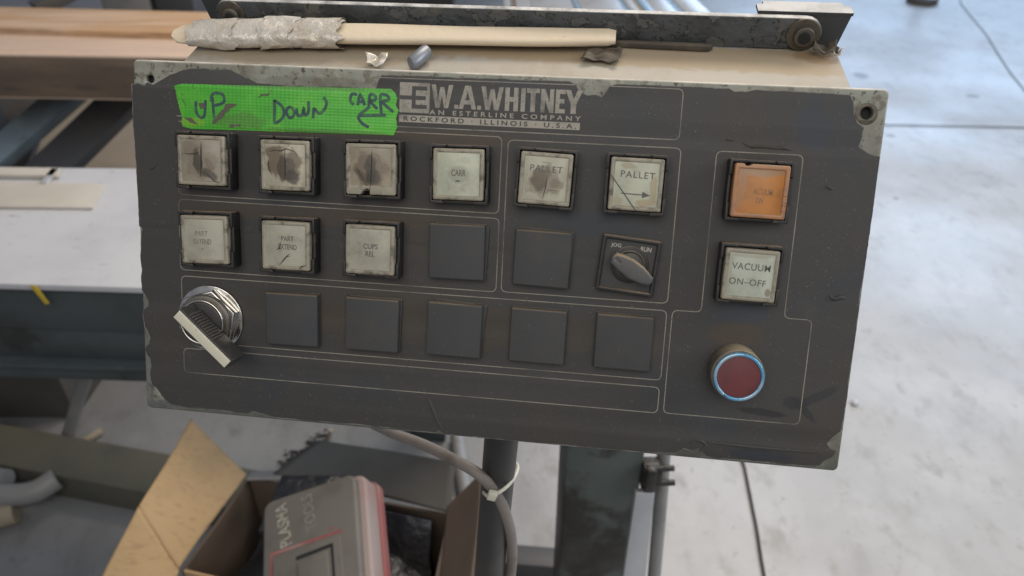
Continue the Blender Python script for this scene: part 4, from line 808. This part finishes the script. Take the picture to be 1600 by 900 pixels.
def flap(nm, pts, m, amp=.010):
    A_, B_, C_, D_ = [Vector(p) for p in pts]
    def f(u, v):
        p = A_.lerp(B_, u).lerp(D_.lerp(C_, u), v); return p
    o = crumple(nm, f, 24, 24, m, None, amp * .45, 7, sum(map(ord, nm)) % 17)
    o.data.shade_smooth()
    md = o.modifiers.new('thickness', 'SOLIDIFY'); md.thickness = T_; md.offset = 0
    return under(cb, o)
dn = lambda px, py, d: at(px, py, d=d)
d1 = (P1 - Vector((0, 0, CAM_H))).dot(c2w((0, 0, 1))); d2 = (P2 - Vector((0, 0, CAM_H))).dot(c2w((0, 0, 1)))
flap('side_flap', [P1 + UP * .004, P2 + Vector((-.004, 0, .004)), dn(296, 656, d2 + .03), dn(216, 792, d1 + .03)], 'kraft')
flap('front_flap', [dn(214, 794, d1 + .03), dn(120, 985, d1 - .06), dn(250, 990, d1 - .08), P1 + Vector((-.002, -.003, .003))], 'kraft')
d3 = (P3 - Vector((0, 0, CAM_H))).dot(c2w((0, 0, 1)))
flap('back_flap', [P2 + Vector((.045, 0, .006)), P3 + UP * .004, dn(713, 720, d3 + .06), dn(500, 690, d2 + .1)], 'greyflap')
flap('inner_flap', [dn(384, 750, d2 - .02), dn(446, 748, d2 - .02), dn(440, 735, d2 + .02), dn(392, 738, d2 + .02)], 'pipe')
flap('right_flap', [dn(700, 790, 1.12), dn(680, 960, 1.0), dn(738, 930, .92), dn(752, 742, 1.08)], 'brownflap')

# contents of the box
ctr = (P1 + P2 + P3 + P4) / 4
def bagfn(u, v):
    a = P1.lerp(P4, .06 + .88 * u); b = P2.lerp(P3, .06 + .88 * u); p = a.lerp(b, .04 + .92 * v)
    edge = min(u, 1 - u, v, 1 - v); z = .35 + .05 * math.sin(3.1 * u) * math.sin(3.1 * v) if edge > 0 else .02
    return (p.x, p.y, z)
o = crumple('black_bag', bagfn, 36, 30, 'bag', None, .03, 9, 4); tag(o, 'crumpled black plastic sheeting filling the cardboard box', 'plastic sheeting')
o = slab('black_folder', [at(402, 830, d=1.16), at(470, 735 + 90, d=1.17), at(560, 742, d=1.24), at(440, 741, d=1.24)], .02, 'bag', None, .004); tag(o, 'black folded sheet behind the grey tool case', 'sheet')

o = slab('black_sheet', [P2.lerp(P3, .40) + Vector((0, -.02, .01)), P3 + Vector((-.03, -.02, .006)), P3.lerp(P4, .5) + Vector((-.03, 0, -.13)), P2.lerp(P3, .4).lerp(P1.lerp(P4, .4), .5) + Vector((0, 0, -.13))], .004, 'bag', None, .001); tag(o, 'black sheet lining the right side of the cardboard box behind the tool case', 'sheet')
# grey and red tool case leaning in the box
lo_, hi_ = .85, 1.6
for _ in range(40):            # the case is square-cornered: find how far away its second corner stands
    md_ = (lo_ + hi_) / 2
    if (at(553, 738, d=md_) - at(412, 786, d=1.10)).dot(at(408, 1040, d=.96) - at(412, 786, d=1.10)) > 0: lo_ = md_
    else: hi_ = md_
print('case corner depth', md_)
tcq = [at(412, 786, d=1.10), at(553, 738, d=md_), at(606, 1010, d=.97), at(408, 1040, d=.96)]
A, B, Cc, D = tcq
ax = (B - A).normalized(); az = (D - A); az = (az - ax * az.dot(ax)).normalized(); an_ = ax.cross(az) * -1
if an_.dot(Vector((0, 0, CAM_H)) - A) < 0: an_ = -an_
wA, hA = (B - A).length, (D - A).length
tc = empty('tool_case'); tcm = Matrix((ax, -az, an_)).transposed().to_4x4(); tcm.translation = A; tc.matrix_world = tcm
if tcm.determinant() < 0: print('bad handedness')
tag(tc, 'scuffed grey tool case with red edging standing in the cardboard box', 'tool case')
W_, H_ = wA * 1000, hA * 1000                      # millimetres; local x right, y up (negative is down), z to the viewer
def tcp(nm, loops, z0, z1, m, bev=1.0, par=None): return prism(nm, loops, z0, z1, m, par or tc, bev, 2)
tcp('case_body', [rect(W_ + 2, H_, W_ / 2, -H_ / 2, 14, 5)], -62, 0, 'caseg', 5)
tcp('case_edge', [rect(W_ + 14, H_ + 2, W_ / 2 + 5, -H_ / 2, 15, 5)], -60, -12, 'casepink', 5)
tcp('red_seam', [rect(W_ + 20, H_ + 6, W_ / 2 + 6, -H_ / 2, 16, 5)], -64, -46, 'casered', 3)
ribbon('red_outline', [(12, -H_), (14, -82), (W_ * .84, -80)], 4.2, .15, 'casered', tc)
tcp('latch_plate', [[(18, -88), (W_ * .82, -86), (W_ * .86, -H_ + 3), (20, -H_ + 3)]], -1, 3, 'caseg', .8)
tcp('latch', [[(W_ * .40, -107), (W_ * .70, -104), (W_ * .74, -H_ + 8), (W_ * .42, -H_ + 8)]], 2.5, 8, 'caseg', 1.2)
tcp('latch_gap', [[(W_ * .365, -98), (W_ * .75, -95), (W_ * .775, -H_ + 8), (W_ * .755, -H_ + 8), (W_ * .725, -100), (W_ * .365, -103)]], 3.0, 3.5, 'hole', 0)
o = tcp('red_dot', [circ(2.6, W_ * .73, -72, 16)], -.5, .3, 'casered', 0)
link('lettering', text_mesh('PLASMA', 19, .2, 66, .012, 1.0, W_ * .22, -44, 98), 'chalk', tc)
link('lettering', text_mesh('TOOLS', 17, .2, 56, .0, 1.05, W_ * .50, -38, 98), 'chalkfaint', tc)

# control cable and its tie round the pole
def pole_d(py): return .535 + (.620 - .535) * (py - 690) / 210
cab = tube('control_cable', [at(560, 650, d=.60), at(612, 676, d=.585), at(660, 694, d=.57), at(705, 716, d=.55), at(748, 741, d=pole_d(741) - .019), at(776, 772, d=pole_d(772) - .0195), at(793, 812, d=pole_d(812) - .017), at(800, 850, d=pole_d(850) - .01), at(799, 890, d=pole_d(890)), at(790, 960, d=.65)], .0042, 'cable', None, 14, 8)
tag(cab, 'grey control cable curving from under the panel down past the black pole', 'cable')
tie = empty('zip_tie', at(770, 770, d=.55)); tag(tie, 'white zip tie holding the grey cable to the black pole', 'zip tie')
dc = pole_d(752); ring = [(762, 775, -.021), (774, 772, -.0235), (790, 762, -.019), (803, 747, -.009), (809, 731, .004), (804, 724, .014), (785, 734, .018), (764, 752, .012), (756, 768, -.004), (762, 775, -.021)]
o = tube('tie_band', [at(x, y, d=dc + e) for x, y, e in ring], .0014, 'tie', None, 10, 6); under(tie, o)
o = box('tie_head', at(769, 774, d=dc - .0255), (.0064, .005, .0070), 'tie', None, .0008, Matrix.Rotation(R(20), 3, 'Y')); under(tie, o)

# stained green post with clamp, strip and tube
gp = at(877, 800, d=1.05); gq = at(992, 800, d=1.05); pw_ = (gq - gp).length
o = box('green_post', Vector(((gp.x + gq.x) / 2 + .002, gp.y + pw_ / 2, .44)), (pw_, pw_, .88), 'postgreen', None, .004); gpost = o; tag(o, 'square dark green steel post with black oil stains right of the pole', 'post')
cl = empty('clamp', at(1018, 742, d=.99)); tag(cl, 'greasy black clamp bolted on the edge of the green post below the panel', 'clamp')
cc = at(1018, 735, d=.995)
under(cl, box('clamp_body', cc + Vector((0, .0, -.010)), (.025, .03, .045), 'grease', None, .004))
under(cl, box('clamp_jaw', cc + Vector((-.004, -.014, -.004)), (.014, .014, .05), 'grease', None, .003))
under(cl, tube('clamp_bolt', [cc + Vector((-.012, -.012, -.012)), cc + Vector((.030, -.012, -.010))], .0042, 'grease', None, 10))
under(cl, tube('clamp_bolt', [cc + Vector((-.012, -.012, .016)), cc + Vector((.026, -.012, .018))], .004, 'grease', None, 10))
def to_floor(a, b): return a + (b - a) * ((a.z - .003) / (a.z - b.z))
o = slab('white_strip', [at(991, 762, d=1.0), at(1021, 762, d=1.0), to_floor(at(1021, 762, d=1.0), at(1000, 960, d=1.06)), to_floor(at(991, 762, d=1.0), at(962, 960, d=1.06))], .012, 'lightmetal' if 'lightmetal' in M else 'alu', None, .002); tag(o, 'flat pale strip leaning against the green post below the clamp', 'strip')
o = tube('pale_tube', [at(1038, 690, d=1.0), at(1034, 760, d=1.025), to_floor(at(1034, 760, d=1.025), at(1017, 960, d=1.095))], .0095, 'pipe', None, 16); tag(o, 'slim pale tube running down beside the flat strip', 'tube')
bar3('floor_channel', at(720, 872, z=.03), at(990, 894, z=.03), .05, .06, 'darksteel', 'black steel channel on the floor behind the pole', 'channel')
o = tube('grey_pipe', [at(714, 680, z=.02), at(722, 740, z=.02), at(736, 820, z=.02)], .018, 'pipe', None, 14); tag(o, 'pale grey pipe lying on the floor left of the pole', 'pipe')
bm = bmesh.new(); c = at(1335, 632, z=0); bmesh.ops.create_icosphere(bm, subdivisions=2, radius=.011, matrix=Matrix.Translation(c + Vector((0, 0, .006))) @ Matrix.Diagonal((1, 1, .8, 1)))
tag(finish(bm, 'pebble', 'white', None, 60), 'small white pebble on the floor beside the right edge of the panel', 'pebble')
